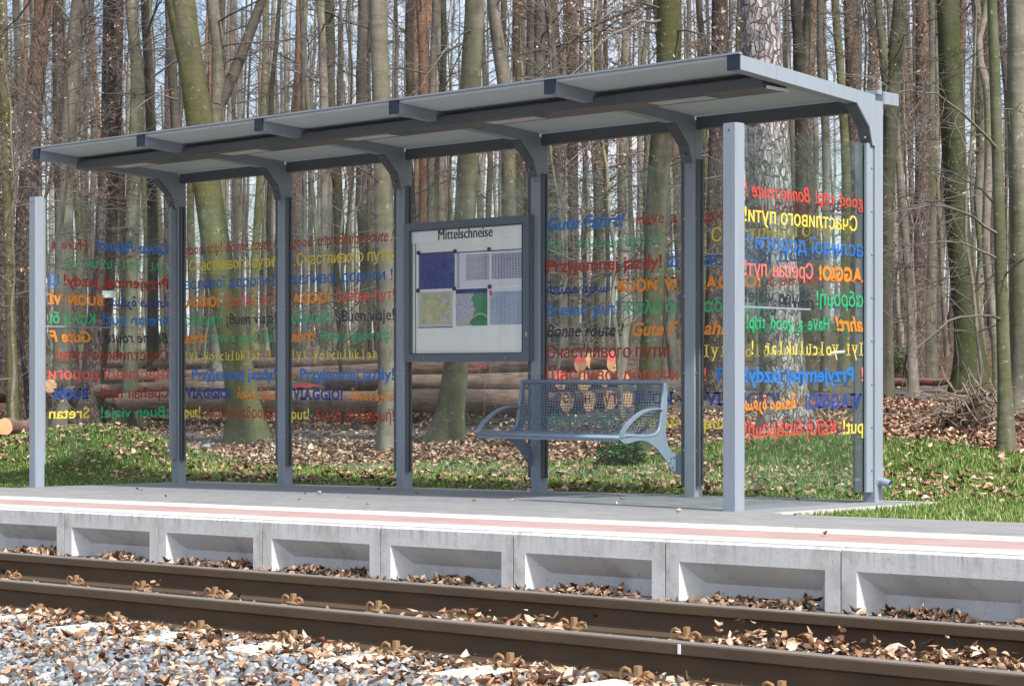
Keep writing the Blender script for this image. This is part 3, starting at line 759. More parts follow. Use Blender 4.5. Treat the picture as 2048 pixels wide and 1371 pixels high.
for x, items, br in ((XK[0] - .048, LEFT, False), (XK[5] - .048, RIGHT, True)):
    m = MB(); m.box(x - .004, x + .004, -1.42, -.02, .214, 2.515); pn = part('glass_pane', m, GL)
    m = MB(); m.cbox(x + .006, x + .030, -.075, -.003, .215, 2.515, c=.003); c_ = part('glass_clamp', m, STEEL, pn)
    m = MB(); m.cbox(x - .030, x - .006, -.155 if br else -.050, -.003, .215, 2.515, c=.003); part('glass_clamp', m, STEEL_D, pn)
    m = MB(); m.cbox(x + .006, x + .024, -1.43, -1.405, .215, 2.515, c=.003); part('glass_clamp', m, STEEL, pn)
    m = MB()
    for k in range(8):
        z = .36 + k * .285; m.tube([(x + .030, -.02, z), (x + .037, -.02, z)], .007, 8)
    part('clamp_screw', m, BOLT, pn)
    letter_pane(pn, items, (x + .0055 - OFF[0], (-.085 if br else -.08) - OFF[1]), True, 1.31, br)
    m = MB(); m.box(x + .0045, x + .007, -1.40, -.68, 1.400, 1.412)  # stands in for a line reflected in the pane, made as a pale bar
    part('reflection_bar', m, m_plain('reflection_tone', (.20, .25, .30), .4), pn)
m = MB(); m.box(5.80, 5.868, .024, .0265, .10, .145)
st = bpy.data.objects  # small paper sticker low on the post edge
sk = MB(); sk.box(5.832, 5.896, .064, .066, .195, .26); sticker = part('sticker', sk, m_plain('white_paper', (.75, .78, .70), .7))
for body, u0, w in (('J', .010, .013), ('U', .029, .022)):
    o = link_mesh('lettering', text_mesh(body, 'bold', w, .05), None, sticker)
    if not o.data.materials: o.data.materials.append(INK['black'])
    o.location = (5.832 + u0 - OFF[0], .0634 - OFF[1], .205)

# ------------------------------------------------------------------ notice board
NB = empty('notice_board', (3.75, -.03, 1.09), 'glazed grey notice case headed Mittelschneise with maps and timetables pinned inside', 'notice board')
X0, X1, Z0, Z1 = 3.062, 4.438, 1.090, 2.207
def nb(name, mb, mat, parent=NB): return mb.build(name, mat, parent)
BFR = m_paint('board_frame_paint', (.115, .145, .175))
m = MB(); m.cbox(X0, X1, -.028, .004, Z0, Z1, c=.004); nb('case_back', m, BFR)
fr = MB(); t = .068
fr.prism([(X0, Z0), (X1, Z0), (X1 - t, Z0 + t), (X0 + t, Z0 + t)], 'y', -.062, -.0285)
fr.prism([(X0, Z1), (X0 + t, Z1 - t), (X1 - t, Z1 - t), (X1, Z1)], 'y', -.062, -.0285)
fr.prism([(X0, Z0), (X0 + t, Z0 + t), (X0 + t, Z1 - t), (X0, Z1)], 'y', -.062, -.0285)
fr.prism([(X1, Z0), (X1, Z1), (X1 - t, Z1 - t), (X1 - t, Z0 + t)], 'y', -.062, -.0285)
frame = nb('case_frame', fr, BFR)
m = MB(); t2 = t - .006
for a in ((X0 + t2, X1 - t2, Z0 + t2, Z0 + t), (X0 + t2, X1 - t2, Z1 - t, Z1 - t2), (X0 + t2, X0 + t, Z0 + t, Z1 - t), (X1 - t, X1 - t2, Z0 + t, Z1 - t)): m.box(a[0], a[1], -.0645, -.0625, a[2], a[3])
nb('door_seal', m, CAP, frame)
m = MB(); m.cbox(X1 - .03, X1 - .012, -.070, -.062, Z0 + .19, Z0 + .225, c=.003); nb('lock', m, BOLT, frame)
m = MB()
for xx in (X0 + .23, X1 - .25): m.tube([(xx, -.062, Z0 + .028), (xx, -.0645, Z0 + .028)], .006, 8)
nb('screw', m, BOLT, frame)
xi0, xi1, zi0, zi1 = X0 + t, X1 - t, Z0 + t, Z1 - t
m = MB(); m.box(xi0, xi1, -.031, -.0285, zi0, zi1); nb('pin_panel', m, m_plain('pin_panel_enamel', (.90, .91, .88), .45, .5, .05, 3))
m = MB(); m.box(xi0 + .001, xi1 - .001, -.040, -.0315, 2.045, zi1 - .001); hd = nb('header_strip', m, m_plain('header_white', (.92, .93, .95), .5))
o = link_mesh('lettering', text_mesh('Mittelschneise', 'semi', .60, .084), None, hd)
if not o.data.materials: o.data.materials.append(m_plain('header_black', (.012, .012, .018), .6))
o.location = (3.437 - 3.75, -.0408 + .03, 2.062 - 1.09)
m = MB(); m.box(xi0 + .034, xi0 + .040, -.0335, -.0312, zi0, 2.044); nb('panel_edge', m, CAP)

def m_poster(kind):
    t = NT('poster_' + kind); v = t.coord('Generated'); x = t.n('ShaderNodeSeparateXYZ', {0: v}).outputs
    if kind == 'blue':
        n = t.noise(t.n('ShaderNodeMapping', {'Vector': v, 'Scale': (10, 1, 50)}).outputs[0], 2, 3)
        c = t.mix(t.ramp(n, [(.52, (0, 0, 0)), (.60, (.6, .6, .6))]), (.010, .018, .22), (.25, .30, .55))
    elif kind in ('table', 'table2', 'list'):
        br = t.n('ShaderNodeTexBrick', {'Vector': t.n('ShaderNodeMapping', {'Vector': t.n('ShaderNodeCombineXYZ', {0: x['X'], 1: x['Z']}).outputs[0]}).outputs[0], 'Color1': (.70, .70, .78, 1), 'Color2': (.58, .60, .70, 1), 'Mortar': (.14, .15, .28, 1),
                 'Scale': 1.0, 'Mortar Size': .009, 'Brick Width': {'table': .9, 'table2': .085, 'list': .24}[kind], 'Row Height': {'table': .055, 'table2': .045, 'list': .05}[kind]}, offset=0. if kind != 'list' else .5)
        n = t.noise(t.n('ShaderNodeMapping', {'Vector': v, 'Scale': (60, 1, 22)}).outputs[0], 1.5, 2)
        c = t.mix(t.ramp(n, [(.5, (0, 0, 0)), (.6, (.5, .5, .5))]), br.outputs[0], (.12, .13, .22))
        inx = t.math('MULTIPLY', t.math('GREATER_THAN', x['X'], .32 if kind == 'table' else .06), t.math('LESS_THAN', x['Z'], .9))
        inx = t.math('MULTIPLY', inx, t.math('GREATER_THAN', x['Z'], .2 if kind != 'list' else .03))
        c = t.mix(inx, (.76, .76, .84), c if kind != 'list' else t.mix(.35, c, (.25, .42, .66)))
        if kind == 'table':
            side = t.math('MULTIPLY', t.math('LESS_THAN', x['X'], .12), t.math('GREATER_THAN', x['X'], .05)); c = t.mix(t.math('MULTIPLY', side, n), c, (.15, .15, .2))
    elif kind == 'map':
        vo = t.n('ShaderNodeTexVoronoi', {'Vector': v, 'Scale': 9.})
        c = t.ramp(t.n('ShaderNodeSeparateColor', {0: vo.outputs['Color']}).outputs[0], [(0, (.55, .55, .14)), (.45, (.62, .60, .40)), (.6, (.55, .45, .40)), (.8, (.40, .48, .18)), (1, (.60, .60, .66))])
        rd = t.n('ShaderNodeTexVoronoi', {'Vector': v, 'Scale': 14.}, feature='DISTANCE_TO_EDGE').outputs['Distance']
        c = t.mix(t.ramp(rd, [(.02, (.8, .8, .8)), (.06, (0, 0, 0))]), c, (.42, .38, .36))
        e = t.math('MULTIPLY', t.math('MULTIPLY', t.math('GREATER_THAN', x['X'], .06), t.math('LESS_THAN', x['X'], .94)), t.math('MULTIPLY', t.math('GREATER_THAN', x['Z'], .10), t.math('LESS_THAN', x['Z'], .95)))
        c = t.mix(e, (.55, .56, .66), c)
        c = t.mix(t.math('LESS_THAN', x['Z'], .025), c, (.02, .02, .12))
    else:
        n = t.noise(v, 3.5, 4); g = t.math('GREATER_THAN', t.math('ADD', x['X'], t.math('MULTIPLY', t.math('SUBTRACT', n, .5), .5)), .55)
        rd = t.n('ShaderNodeTexVoronoi', {'Vector': v, 'Scale': 16.}, feature='DISTANCE_TO_EDGE').outputs['Distance']
        town = t.mix(t.ramp(rd, [(.02, (1, 1, 1)), (.07, (0, 0, 0))]), (.55, .55, .62), (.22, .24, .38))
        c = t.mix(g, town, (.03, .24, .13))
        wv = t.math('ABSOLUTE', t.math('SUBTRACT', t.math('ADD', x['Z'], t.math('MULTIPLY', t.math('SINE', t.math('MULTIPLY', x['X'], 6.)), .12)), .20))
        c = t.mix(t.math('LESS_THAN', wv, .022), c, (.60, .55, .10))
        c = t.mix(t.math('GREATER_THAN', x['Z'], .88), c, (.015, .03, .20))
    t.bsdf(c, .5); return t.m
for kind, a, b, z0, z1, lab in (('blue', 3.205, 3.612, 1.672, 1.965, 'dark blue notice'), ('table', 3.622, 3.992, 1.672, 1.958, 'timetable with long rows'), ('table2', 3.998, 4.366, 1.672, 1.956, 'timetable with fine columns'),
                                ('map', 3.195, 3.592, 1.362, 1.652, 'yellow town map'), ('gmap', 3.625, 3.972, 1.372, 1.662, 'map with green forest half'), ('list', 3.980, 4.366, 1.368, 1.662, 'list of fares in blue columns')):
    m = MB(); m.box(a, b, -.0335, -.0313, z0, z1); o = nb('poster', m, m_poster(kind)); o['label'] = lab
    if kind in ('table', 'table2', 'blue'):
        q = MB(); q.box(a, b, -.0345, -.0337, z1 - .010, z1 - .002); nb('poster_edge', q, INK['navy'], o)
m = MB(); m.box(4.000, 4.022, -.0352, -.0337, 1.605, 1.645); nb('red_mark', m, m_plain('red_mark_ink', (.6, .04, .05)))
mg = m_plain('magnet_blue', (.015, .02, .07), .4)
for a, z in ((3.207, 1.967), (3.620, 1.963), (3.998, 1.962), (3.200, 1.664), (3.612, 1.670), (4.003, 1.672)):
    m = MB(); m.tube([(a, -.034, z), (a, -.046, z)], .0165, 14); nb('magnet', m, mg)
m = MB(); m.box(xi0 - .002, xi1 + .002, -.058, -.054, zi0 - .002, zi1 + .002); nb('door_glass', m, m_glass('case_glass', (.97, .975, .97), .02))

# ------------------------------------------------------------------ bench
BN = empty('wire_bench', (5.1, -.3, .54), 'light blue grey wire mesh bench with curved armrests fixed between two shelter posts', 'bench')
xa, xb = 4.405, 5.80
prof = [(-.092, .935), (-.108, .86), (-.122, .78), (-.135, .70), (-.145, .63), (-.165, .585), (-.205, .562), (-.27, .552), (-.36, .553), (-.45, .560), (-.53, .562), (-.585, .548)]
def dens(pl, n):
    P = [Vector((0, a, b)) for a, b in pl]; L = [0]
    for a, b in zip(P[:-1], P[1:]): L.append(L[-1] + (b - a).length)
    out = []
    for i in range(n):
        s_ = L[-1] * i / (n - 1); j = min(max(k for k in range(len(L)) if L[k] <= s_ + 1e-9), len(P) - 2)
        out.append(P[j].lerp(P[j + 1], (s_ - L[j]) / (L[j + 1] - L[j])))
    return out
dp = dens(prof, 40)
m = MB()
for q in dp[1:-1]: m.tube([(xa + .01, q.y, q.z), (xb - .01, q.y, q.z)], .0034, 5, cap=False)
nlong = 54
dp2 = dens(prof, 18)
for i in range(1, nlong):
    xx = xa + (xb - xa) * i / nlong; m.tube([(xx, q.y + .003, q.z - .002) for q in dp2], .0028, 4, cap=False)
m.build('wire_mesh', BENCH, BN)
m = MB(); m.tube([(xa, prof[0][0], prof[0][1]), (xb, prof[0][0], prof[0][1])], .0165, 10); m.build('top_rail', BENCH, BN)
m = MB(); m.tube([(xa, -.585, .548), (xb, -.585, .548)], .015, 10); m.box(xa + .01, xb - .01, -.592, -.58, .520, .546); m.build('seat_front_rail', BENCH, BN)
m = MB(); m.tube([(xa + .02, -.27, .535), (xb - .02, -.27, .535)], .012, 8); m.build('under_rail', BENCH, BN)
for xx in (xa, xb):
    m = MB(); m.tube([(xx, q.y, q.z) for q in dens(prof, 26)], .0145, 8); m.build('side_frame', BENCH, BN)
brk = [(-.600, .538), (-.575, .518), (-.540, .506), (-.500, .508), (-.424, .524), (-.347, .526), (-.290, .512), (-.242, .490), (-.185, .458), (-.135, .414), (-.090, .375), (-.051, .330), (-.005, .285), (.075, .272), (.075, .416),
       (.029, .412), (-.028, .435), (-.060, .470), (-.079, .515), (-.092, .56), (-.09, .61), (-.082, .738), (-.072, .92), (-.085, .925), (-.119, .90), (-.130, .738), (-.150, .61), (-.190, .560), (-.32, .548), (-.451, .550), (-.544, .546)]
for xx in (xa - .002, xb):
    m = MB(); m.prism(brk, 'x', xx + .001, xx + .011); bp = m.build('side_bracket', BENCH, BN)
    m = MB()
    for yy, zz in ((-.035, .395), (-.02, .33), (.0, .40), (.0, .30), (-.05, .365)):
        m.tube([(xx + .011, yy, zz), (xx + .020, yy, zz)], .008, 8)
    m.build('bolt', BOLT, bp)
    m = MB(); m.cbox(min(xx + .012, xx + .012), xx + (.098 if xx > 5 else .09), .02, .030, .27, .42, c=.002)
    if xx > 5: m.build('hinge_plate', BENCH, BN)
    ar = dens([(-.137, .742), (-.20, .748), (-.27, .744), (-.34, .728), (-.41, .70), (-.47, .665), (-.53, .622), (-.565, .585), (-.578, .552)], 18)
    m = MB()
    for s_ in (0,):
        for q0, q1 in zip(ar[:-1], ar[1:]):
            pass
        vs = []; n = len(ar)
        for q in ar: vs += [(xx - .022, q.y, q.z + .006), (xx + .022, q.y, q.z + .006), (xx + .022, q.y, q.z - .006), (xx - .022, q.y, q.z - .006)]
        fs = [(0, 1, 2, 3), tuple(4 * (n - 1) + k for k in (3, 2, 1, 0))]
        for i in range(n - 1):
            for k in range(4): a = 4 * i + k; b = 4 * i + (k + 1) % 4; fs.append((a, a + 4, b + 4, b))
        m.add(vs, fs, False)
    m.build('armrest', BENCH, BN)

# ------------------------------------------------------------------ trees
class TB:
    """fast tube builder (many thin twigs)"""
    def __init__(s): s.V = []; s.F = []; s.n = 0
    def tube(s, P, R, n):
        P = np.asarray(P); k = len(P)
        T = np.empty_like(P); T[1:-1] = P[2:] - P[:-2]; T[0] = P[1] - P[0]; T[-1] = P[-1] - P[-2]
        T /= np.linalg.norm(T, axis=1)[:, None] + 1e-9
        ref = np.array([0, 0, 1.]) if abs(T[0][2]) < .8 else np.array([1., 0, 0])
        U = np.cross(T, ref); U /= np.linalg.norm(U, axis=1)[:, None] + 1e-9
        Wv = np.cross(T, U)
        a = np.arange(n) * 2 * math.pi / n
        ring = P[:, None, :] + (U[:, None, :] * np.cos(a)[None, :, None] + Wv[:, None, :] * np.sin(a)[None, :, None]) * np.asarray(R)[:, None, None]
        s.V.append(ring.reshape(-1, 3))
        i = np.arange(k - 1)[:, None] * n; j = np.arange(n)[None]
        s.F.append((np.stack([i + j, i + (j + 1) % n, i + n + (j + 1) % n, i + n + j], -1) + s.n).reshape(-1, 4))
        s.n += k * n
    def mesh(s, name, smooth=True):
        me = np_mesh(name, np.concatenate(s.V), np.concatenate(s.F))
        if smooth: me.polygons.foreach_set('use_smooth', [True] * len(me.polygons))
        return me
def wander(p, d, L, n, rnd, w=.18, up=.0):
    P = [p]; d = d / np.linalg.norm(d)
    for i in range(n):
        d = d + rnd.normal(0, w, 3) + np.array([0, 0, up]); d /= np.linalg.norm(d)
        P.append(P[-1] + d * L / n)
    return np.array(P)
def branches(tb, P, R, zmin, zmax, n1, l1, rnd, n2=6, n3=3, tips=None, elev=(.1, .9), flat=.0, thin=1.):
    """limbs from the trunk path P (k,3) with radii R"""
    zs = P[:, 2]
    for i in range(n1):
        z = rnd.uniform(zmin, zmax); 
        p = np.array([np.interp(z, zs, P[:, 0]), np.interp(z, zs, P[:, 1]), z]); r0 = float(np.interp(z, zs, R))
        az = rnd.uniform(0, 6.283); e = rnd.uniform(*elev)
        d = np.array([math.cos(az), math.sin(az), e]); L = l1 * rnd.uniform(.4, 1.15)
        r = min(r0 * .45, .005 + L * .006 * rnd.uniform(.6, 1.2))
        A = wander(p, d, L, 7, rnd, .16, .02); tb.tube(A, np.linspace(r, r * .25, 8), 4)
        for j in range(n2):
            t = rnd.uniform(.2, 1) ** .8; q = A[int(t * 7)]
            d2 = (A[min(7, int(t * 7) + 1)] - A[max(0, int(t * 7) - 1)]); d2 = d2 / (np.linalg.norm(d2) + 1e-9) + rnd.normal(0, .6, 3) * np.array([1, 1, .6 - flat])
            L2 = L * rnd.uniform(.25, .55); B = wander(q, d2, L2, 5, rnd, .2, .02)
            r2 = max(.0032, r * .3) * (thin ** .5); tb.tube(B, np.linspace(r2, .0025 * thin, 6), 3)
            if tips is not None: tips.append(B[-1])
            for k in range(n3):
                u = int(rnd.uniform(1, 5)); d3 = (B[u] - B[u - 1]); d3 = d3 / (np.linalg.norm(d3) + 1e-9) + rnd.normal(0, .7, 3) * np.array([1, 1, .7 - flat])
                C = wander(B[u], d3, L2 * rnd.uniform(.3, .7), 3, rnd, .25); tb.tube(C, np.array((.0034, .003, .0026, .0022)) * thin, 3)
                if tips is not None: tips.append(C[-1]); tips.append(C[1])
def trunk_mesh(P, R, n=12, name='trunk', rough=.05, rnd=None, flute=0.):
    rnd = rnd or RNG
    k = len(P); a = np.arange(n) * 2 * math.pi / n
    ph = rnd.uniform(0, 6.28, 5)
    z = P[:, 2][:, None]
    w = 1 + rough * (np.sin(3 * a[None] + z * 1.1 + ph[0]) * .5 + np.sin(2 * a[None] - z * .8 + ph[1]) * .5 + np.sin(z * 3.1 + ph[2] + a[None]) * .35)
    z0 = P[0, 2]; fl = np.exp(-(z - z0 - .1) * 3.2) * .38
    w = w * (1 + fl * (1 + .55 * np.sin(5 * a[None] + ph[3])))
    V = np.stack([P[:, 0][:, None] + np.cos(a)[None] * R[:, None] * w, P[:, 1][:, None] + np.sin(a)[None] * R[:, None] * w, np.repeat(z, n, 1)], -1)
    i = np.arange(k - 1)[:, None] * n; j = np.arange(n)[None]
    F = np.stack([i + j, i + (j + 1) % n, i + n + (j + 1) % n, i + n + j], -1).reshape(-1, 4)
    me = np_mesh(name, V.reshape(-1, 3), F); me.polygons.foreach_set('use_smooth', [True] * len(F)); return me
def smooth_path(pts, zs):
    """pts sorted by z: (x,y,z); natural-ish interpolation by cosine blending"""
    pts = np.array(sorted(pts, key=lambda p: p[2])); out = []
    for z in zs:
        j = int(np.clip(np.searchsorted(pts[:, 2], z) - 1, 0, len(pts) - 2)); t = (z - pts[j, 2]) / (pts[j + 1, 2] - pts[j, 2])
        m0 = (pts[j + 1] - pts[max(j - 1, 0)]) / (pts[j + 1, 2] - pts[max(j - 1, 0), 2]); m1 = (pts[min(j + 2, len(pts) - 1)] - pts[j]) / (pts[min(j + 2, len(pts) - 1), 2] - pts[j, 2])
        h = pts[j + 1, 2] - pts[j, 2]
        if 0 <= t <= 1:
            p = (2 * t ** 3 - 3 * t ** 2 + 1) * pts[j] + (t ** 3 - 2 * t ** 2 + t) * h * m0 + (-2 * t ** 3 + 3 * t ** 2) * pts[j + 1] + (t ** 3 - t ** 2) * h * m1
        else: p = pts[j] + (pts[j + 1] - pts[j]) * t
        p[2] = z; out.append(p)
    return np.array(out)
LEAFTIP = LEAF_F
def tip_leaves(name, tips, n, parent, origin, rnd, size=(.032, .055), mat=None):
    tips = np.array(tips); idx = rnd.integers(0, len(tips), n)
    pos = tips[idx] + rnd.normal(0, .035, (n, 3)) - np.array(origin)
    s = rnd.uniform(*size, n)[:, None] * np.stack([np.ones(n), rnd.uniform(.4, .9, n), rnd.uniform(.5, 3, n)], 1)
    return scatter(name, mat or LEAF, LV, LF, pos, s, rot_z(rnd.uniform(0, 6.28, n)) @ rot_x(rnd.normal(1.2, .6, n)) @ rot_z(rnd.uniform(0, 6.28, n)), parent)

def big_tree(label, cat, name, D, way, mat, n1=26, l1=3.0, zb=5.2, low=None, group=None, leaf=0, htop=19., rough=.05, forks=(), seed=0, sides=14):
    """way: (photo_x, photo_y, photo_width) down the trunk at depth D"""
    rnd = np.random.default_rng(100 + seed)
    pts = []; rad = []
    for px, py, w in way:
        x, y = at_depth(px, D); pts.append((x, y, CAM[2] + (HY - py) * D / FPX)); rad.append((pts[-1][2], w * D / FPX / 2))
    pts.sort(key=lambda p: p[2]); rad.sort()
    bx, by = pts[0][0], pts[0][1]; zt = float(terrain(bx, by))
    # extend down to the soil and up to the crown
    if pts[0][2] > zt - .1: pts.insert(0, (pts[0][0], pts[0][1], zt - .25)); rad.insert(0, (zt - .25, rad[0][1] * 1.04))
    t = np.array(pts[-1]) - np.array(pts[-2]); lean = t / t[2] * .5
    tz = zt + htop; q = np.array(pts[-1]) + lean * (tz - pts[-1][2]); q[:2] += rnd.normal(0, .4, 2)
    pts.append((q[0], q[1], tz)); rad.append((tz, .045))
    z0 = max(pts[0][2], zt - .2)
    zs = np.concatenate([np.linspace(z0, z0 + .8, 7)[:-1], np.linspace(z0 + .8, zt + 7, 24)[:-1], np.linspace(zt + 7, tz, 12)])
    P = smooth_path(pts, zs); R = np.interp(zs, [r[0] for r in rad], [r[1] for r in rad])
    org = np.array([P[0, 0], P[0, 1], zt]); P = P - org
    root = empty(name, tuple(org), label, cat, group)
    link_mesh('trunk', trunk_mesh(P, R, sides, rough=rough, rnd=rnd), mat, root)
    tb = TB(); tips = []
    branches(tb, P, R, zb, 9., int(n1 * .35), l1, rnd, 5, 3, None)
    branches(tb, P, R, 9., htop - .5, int(n1 * .3), l1, rnd, 3, 2, None)
    if low:
        for (px, py, pxe, pye, dy, nn) in low:      # low limbs given by photo start / end
            a = np.array([*at_depth(px, D), CAM[2] + (HY - py) * D / FPX]) - org; b = np.array([*at_depth(pxe, D + dy), CAM[2] + (HY - pye) * (D + dy) / FPX]) - org
            L = np.linalg.norm(b - a); A = np.array([a + (b - a) * u + np.array([0, 0, .10 * L * math.sin(u * math.pi)]) + rnd.normal(0, .006 * L, 3) * (u > 0) for u in np.linspace(0, 1, 9)])
            r0 = .004 + .0065 * L; tb.tube(A, np.linspace(r0, .004, 9), 6)
            for j in range(nn):
                u = int(rnd.integers(2, 9)); d2 = (b - a) / L + rnd.normal(0, .55, 3)
                B = wander(A[u], d2, L * rnd.uniform(.2, .5), 6, rnd, .2, -.02); tb.tube(B, np.linspace(max(.004, r0 * .3), .0025, 7), 3); tips += [B[-1], B[-2]]
                for k in range(4):
                    v = int(rnd.integers(1, 6)); C = wander(B[v], B[v] - B[v - 1] + rnd.normal(0, .08, 3), L * rnd.uniform(.08, .22), 3, rnd, .25); tb.tube(C, (.0035, .003, .0025, .002), 3); tips += [C[-1], C[2]]
    for (px, py, pxe, pye, w0, w1) in forks:
        a = np.array([*at_depth(px, D), CAM[2] + (HY - py) * D / FPX]) - org; b = np.array([*at_depth(pxe, D), CAM[2] + (HY - pye) * D / FPX]) - org
        c = b + (b - a) / (np.linalg.norm(b - a)) * 5 + np.array([0, 0, 4.])
        A = np.array([(1 - u) ** 2 * a + 2 * u * (1 - u) * b + u * u * c for u in np.linspace(0, 1, 16)])
        r = np.linspace(w0, w1 * .4, 16) * D / FPX / 2
        fb = TB(); fb.tube(A, r, 12); link_mesh('limb', fb.mesh('limb'), mat, root)
        branches(tb, A, r, A[5][2], A[-1][2], 8, 2., rnd, 5, 3, None)
    link_mesh('crown', tb.mesh('crown'), TWIG, root)
    if leaf and tips: tip_leaves('dry_leaves', tips, leaf, root, (0, 0, 0), rnd)
    return root

B0, B1, B2, B3 = BEECH; P0, P1, P2 = PINE
big_tree('straight pine with orange upper bark left of the white sign, nearest the left photo edge', 'pine tree', 'pine_tree', 31.7, [(86, 0, 34), (72, 150, 36), (60, 320, 37), (50, 500, 42), (45, 700, 44), (44, 850, 50)], P0, seed=1, n1=16)
big_tree('tall tan barked tree leaning slightly right behind the left front post', 'tree', 'beech_tree', 30.9, [(157, 0, 28), (145, 120, 30), (133, 330, 32), (128, 520, 34), (124, 700, 36), (122, 850, 42)], B2, seed=2)
big_tree('thick dark pine carrying the small white sign', 'pine tree', 'pine_tree', 30.5, [(227, 0, 40), (224, 180, 41), (216, 400, 44), (204, 600, 46), (186, 760, 48), (178, 850, 56)], P2, seed=3, n1=14)
big_tree('dark trunked pine left of the signed pine with its foot at the grass mound', 'pine tree', 'pine_tree', 33.5, [(116, 0, 20), (122, 300, 30), (132, 600, 42), (139, 850, 46)], P2, seed=4, n1=10)
big_tree('grey green beech just right of the signed pine', 'beech tree', 'beech_tree', 29.7, [(262, 0, 22), (274, 150, 25), (268, 350, 27), (262, 600, 28), (262, 850, 32)], B3, seed=5)
big_tree('slim smooth beech left of the forked mossy beech', 'beech tree', 'beech_tree', 33., [(290, 0, 17), (298, 150, 19), (303, 300, 20), (306, 600, 22), (306, 830, 26)], B0, seed=6)
big_tree('large yellow green mossy beech forking near the top, behind the two left bays', 'beech tree', 'beech_tree', 25.0, [(372, 60, 50), (383, 130, 50), (398, 230, 54), (408, 330, 56), (430, 480, 60), (460, 650, 62), (487, 800, 64), (500, 878, 76)], B1,
         seed=7, l1=4., zb=6.5, rough=.07, forks=[(386, 170, 322, -50, 40, 30)], low=[(355, 200, 246, 246, -1.5, 3), (408, 210, 480, 243, 1.0, 4)], htop=20)
big_tree('dark grey beech with a Y fork above the left half of the roof', 'beech tree', 'beech_tree', 31., [(425, 0, 26), (436, 90, 27), (437, 180, 30), (434, 300, 31), (436, 600, 33), (440, 830, 38)], B0, seed=8, forks=[(436, 215, 552, -5, 26, 9)])
big_tree('smooth grey beech with a dark branch knot behind the second glass bay', 'beech tree', 'beech_tree', 22., [(756, 0, 36), (762, 150, 36), (766, 330, 38), (768, 430, 38), (774, 650, 40), (780, 898, 46)], B0, seed=9, low=[(766, 372, 660, 338, -1, 8), (772, 365, 640, 300, .8, 7), (768, 250, 690, 300, -.5, 6)])
big_tree('pine with bright orange flaking bark above the middle of the roof', 'pine tree', 'pine_tree', 36., [(842, 0, 22), (848, 120, 22), (850, 250, 24), (852, 500, 26), (852, 800, 30)], m_pine('orange_pine_bark', (.13, .085, .06), (.30, .20, .145), (.33, .20, .135), 0.), seed=10, n1=12)
big_tree('beech with a flared mossy foot directly behind the notice board', 'beech tree', 'beech_tree', 22.5, [(950, 0, 38), (944, 120, 40), (936, 300, 42), (926, 480, 46), (914, 700, 50), (900, 830, 56), (892, 884, 72)], B3, seed=11, rough=.08, low=[(950, 60, 840, 180, -1, 6)])
big_tree('leaning grey beech just right of the one behind the notice board', 'beech tree', 'beech_tree', 27., [(985, 0, 24), (998, 100, 28), (1012, 200, 30), (1018, 400, 30), (1010, 700, 32), (1006, 840, 38)], B0, seed=12)
big_tree('broad light green beech behind the bench bay', 'beech tree', 'beech_tree', 19.2, [(1338, 0, 50), (1338, 100, 50), (1326, 250, 46), (1314, 400, 44), (1306, 600, 44), (1300, 760, 46), (1294, 910, 56)], B1, seed=13, rough=.06,
         low=[(1330, 40, 1120, 190, -1.5, 14), (1340, 10, 1060, 160, 1.5, 12), (1345, 60, 1470, 140, -1, 10), (1320, 250, 1130, 330, -1., 12), (1325, 20, 1200, 40, -1, 14), (1318, 330, 1180, 420, .5, 8)], leaf=420)
big_tree('huge plated pine with silvery bark behind the right end of the shelter', 'pine tree', 'pine_tree', 20., [(1519, 0, 76), (1524, 100, 78), (1533, 250, 82), (1542, 400, 86), (1556, 600, 88), (1568, 780, 92), (1574, 872, 108)], P1, seed=14, n1=14, rough=.04, sides=22)
big_tree('dark slender pine left of the huge plated pine', 'pine tree', 'pine_tree', 27., [(1440, 0, 32), (1438, 150, 34), (1432, 350, 34), (1428, 600, 36), (1424, 850, 42)], P2, seed=15, n1=12, low=[(1438, 60, 1330, 150, 0, 9), (1440, 20, 1560, 90, -.5, 8)], leaf=160)
big_tree('twin stemmed pale beech right of the huge plated pine', 'beech tree', 'beech_tree', 28., [(1590, 0, 20), (1598, 100, 24), (1602, 250, 26), (1604, 400, 28), (1604, 650, 30), (1604, 830, 38)], B3, seed=16, forks=[(1604, 260, 1622, -20, 18, 13)])
big_tree('thin dark stem crossing the roof line right of the twin stemmed beech', 'tree', 'beech_tree', 30., [(1640, 0, 13), (1640, 120, 14), (1650, 250, 15), (1652, 500, 16), (1650, 830, 20)], B0, seed=17)
big_tree('slim green tinged beech behind the right glass end wall', 'beech tree', 'beech_tree', 32., [(1670, 0, 16), (1682, 160, 17), (1692, 350, 19), (1690, 600, 20), (1686, 800, 24)], B1, seed=18)
big_tree('reddish brown pine above the right end of the roof', 'pine tree', 'pine_tree', 34., [(1700, 0, 26), (1704, 150, 27), (1708, 350, 28), (1706, 600, 28), (1702, 800, 34)], P0, seed=19, n1=10)
big_tree('dark mossy beech just right of the rear roof stub', 'beech tree', 'beech_tree', 25., [(1800, 0, 28), (1792, 100, 30), (1782, 220, 31), (1775, 400, 28), (1773, 600, 26), (1772, 830, 32)], B3, seed=20, forks=[(1776, 190, 1745, -40, 20, 15)], low=[(1790, 120, 1830, 60, -1, 6), (1785, 170, 1720, 120, -1, 6)], leaf=70)
big_tree('slender leaning stem between the roof stub and the tall red brown pine', 'tree', 'beech_tree', 27., [(1756, 0, 12), (1786, 200, 14), (1806, 420, 16), (1820, 600, 17), (1826, 790, 22)], B0, seed=21)
big_tree('straight red brown pine at the near side of the distant gravel track', 'pine tree', 'pine_tree', 31.1, [(1843, 0, 26), (1844, 150, 28), (1844, 350, 29), (1838, 560, 32), (1832, 690, 34), (1829, 760, 38)], P0, seed=22, n1=10, low=[(1842, 120, 1790, 150, -.5, 5)], leaf=60)
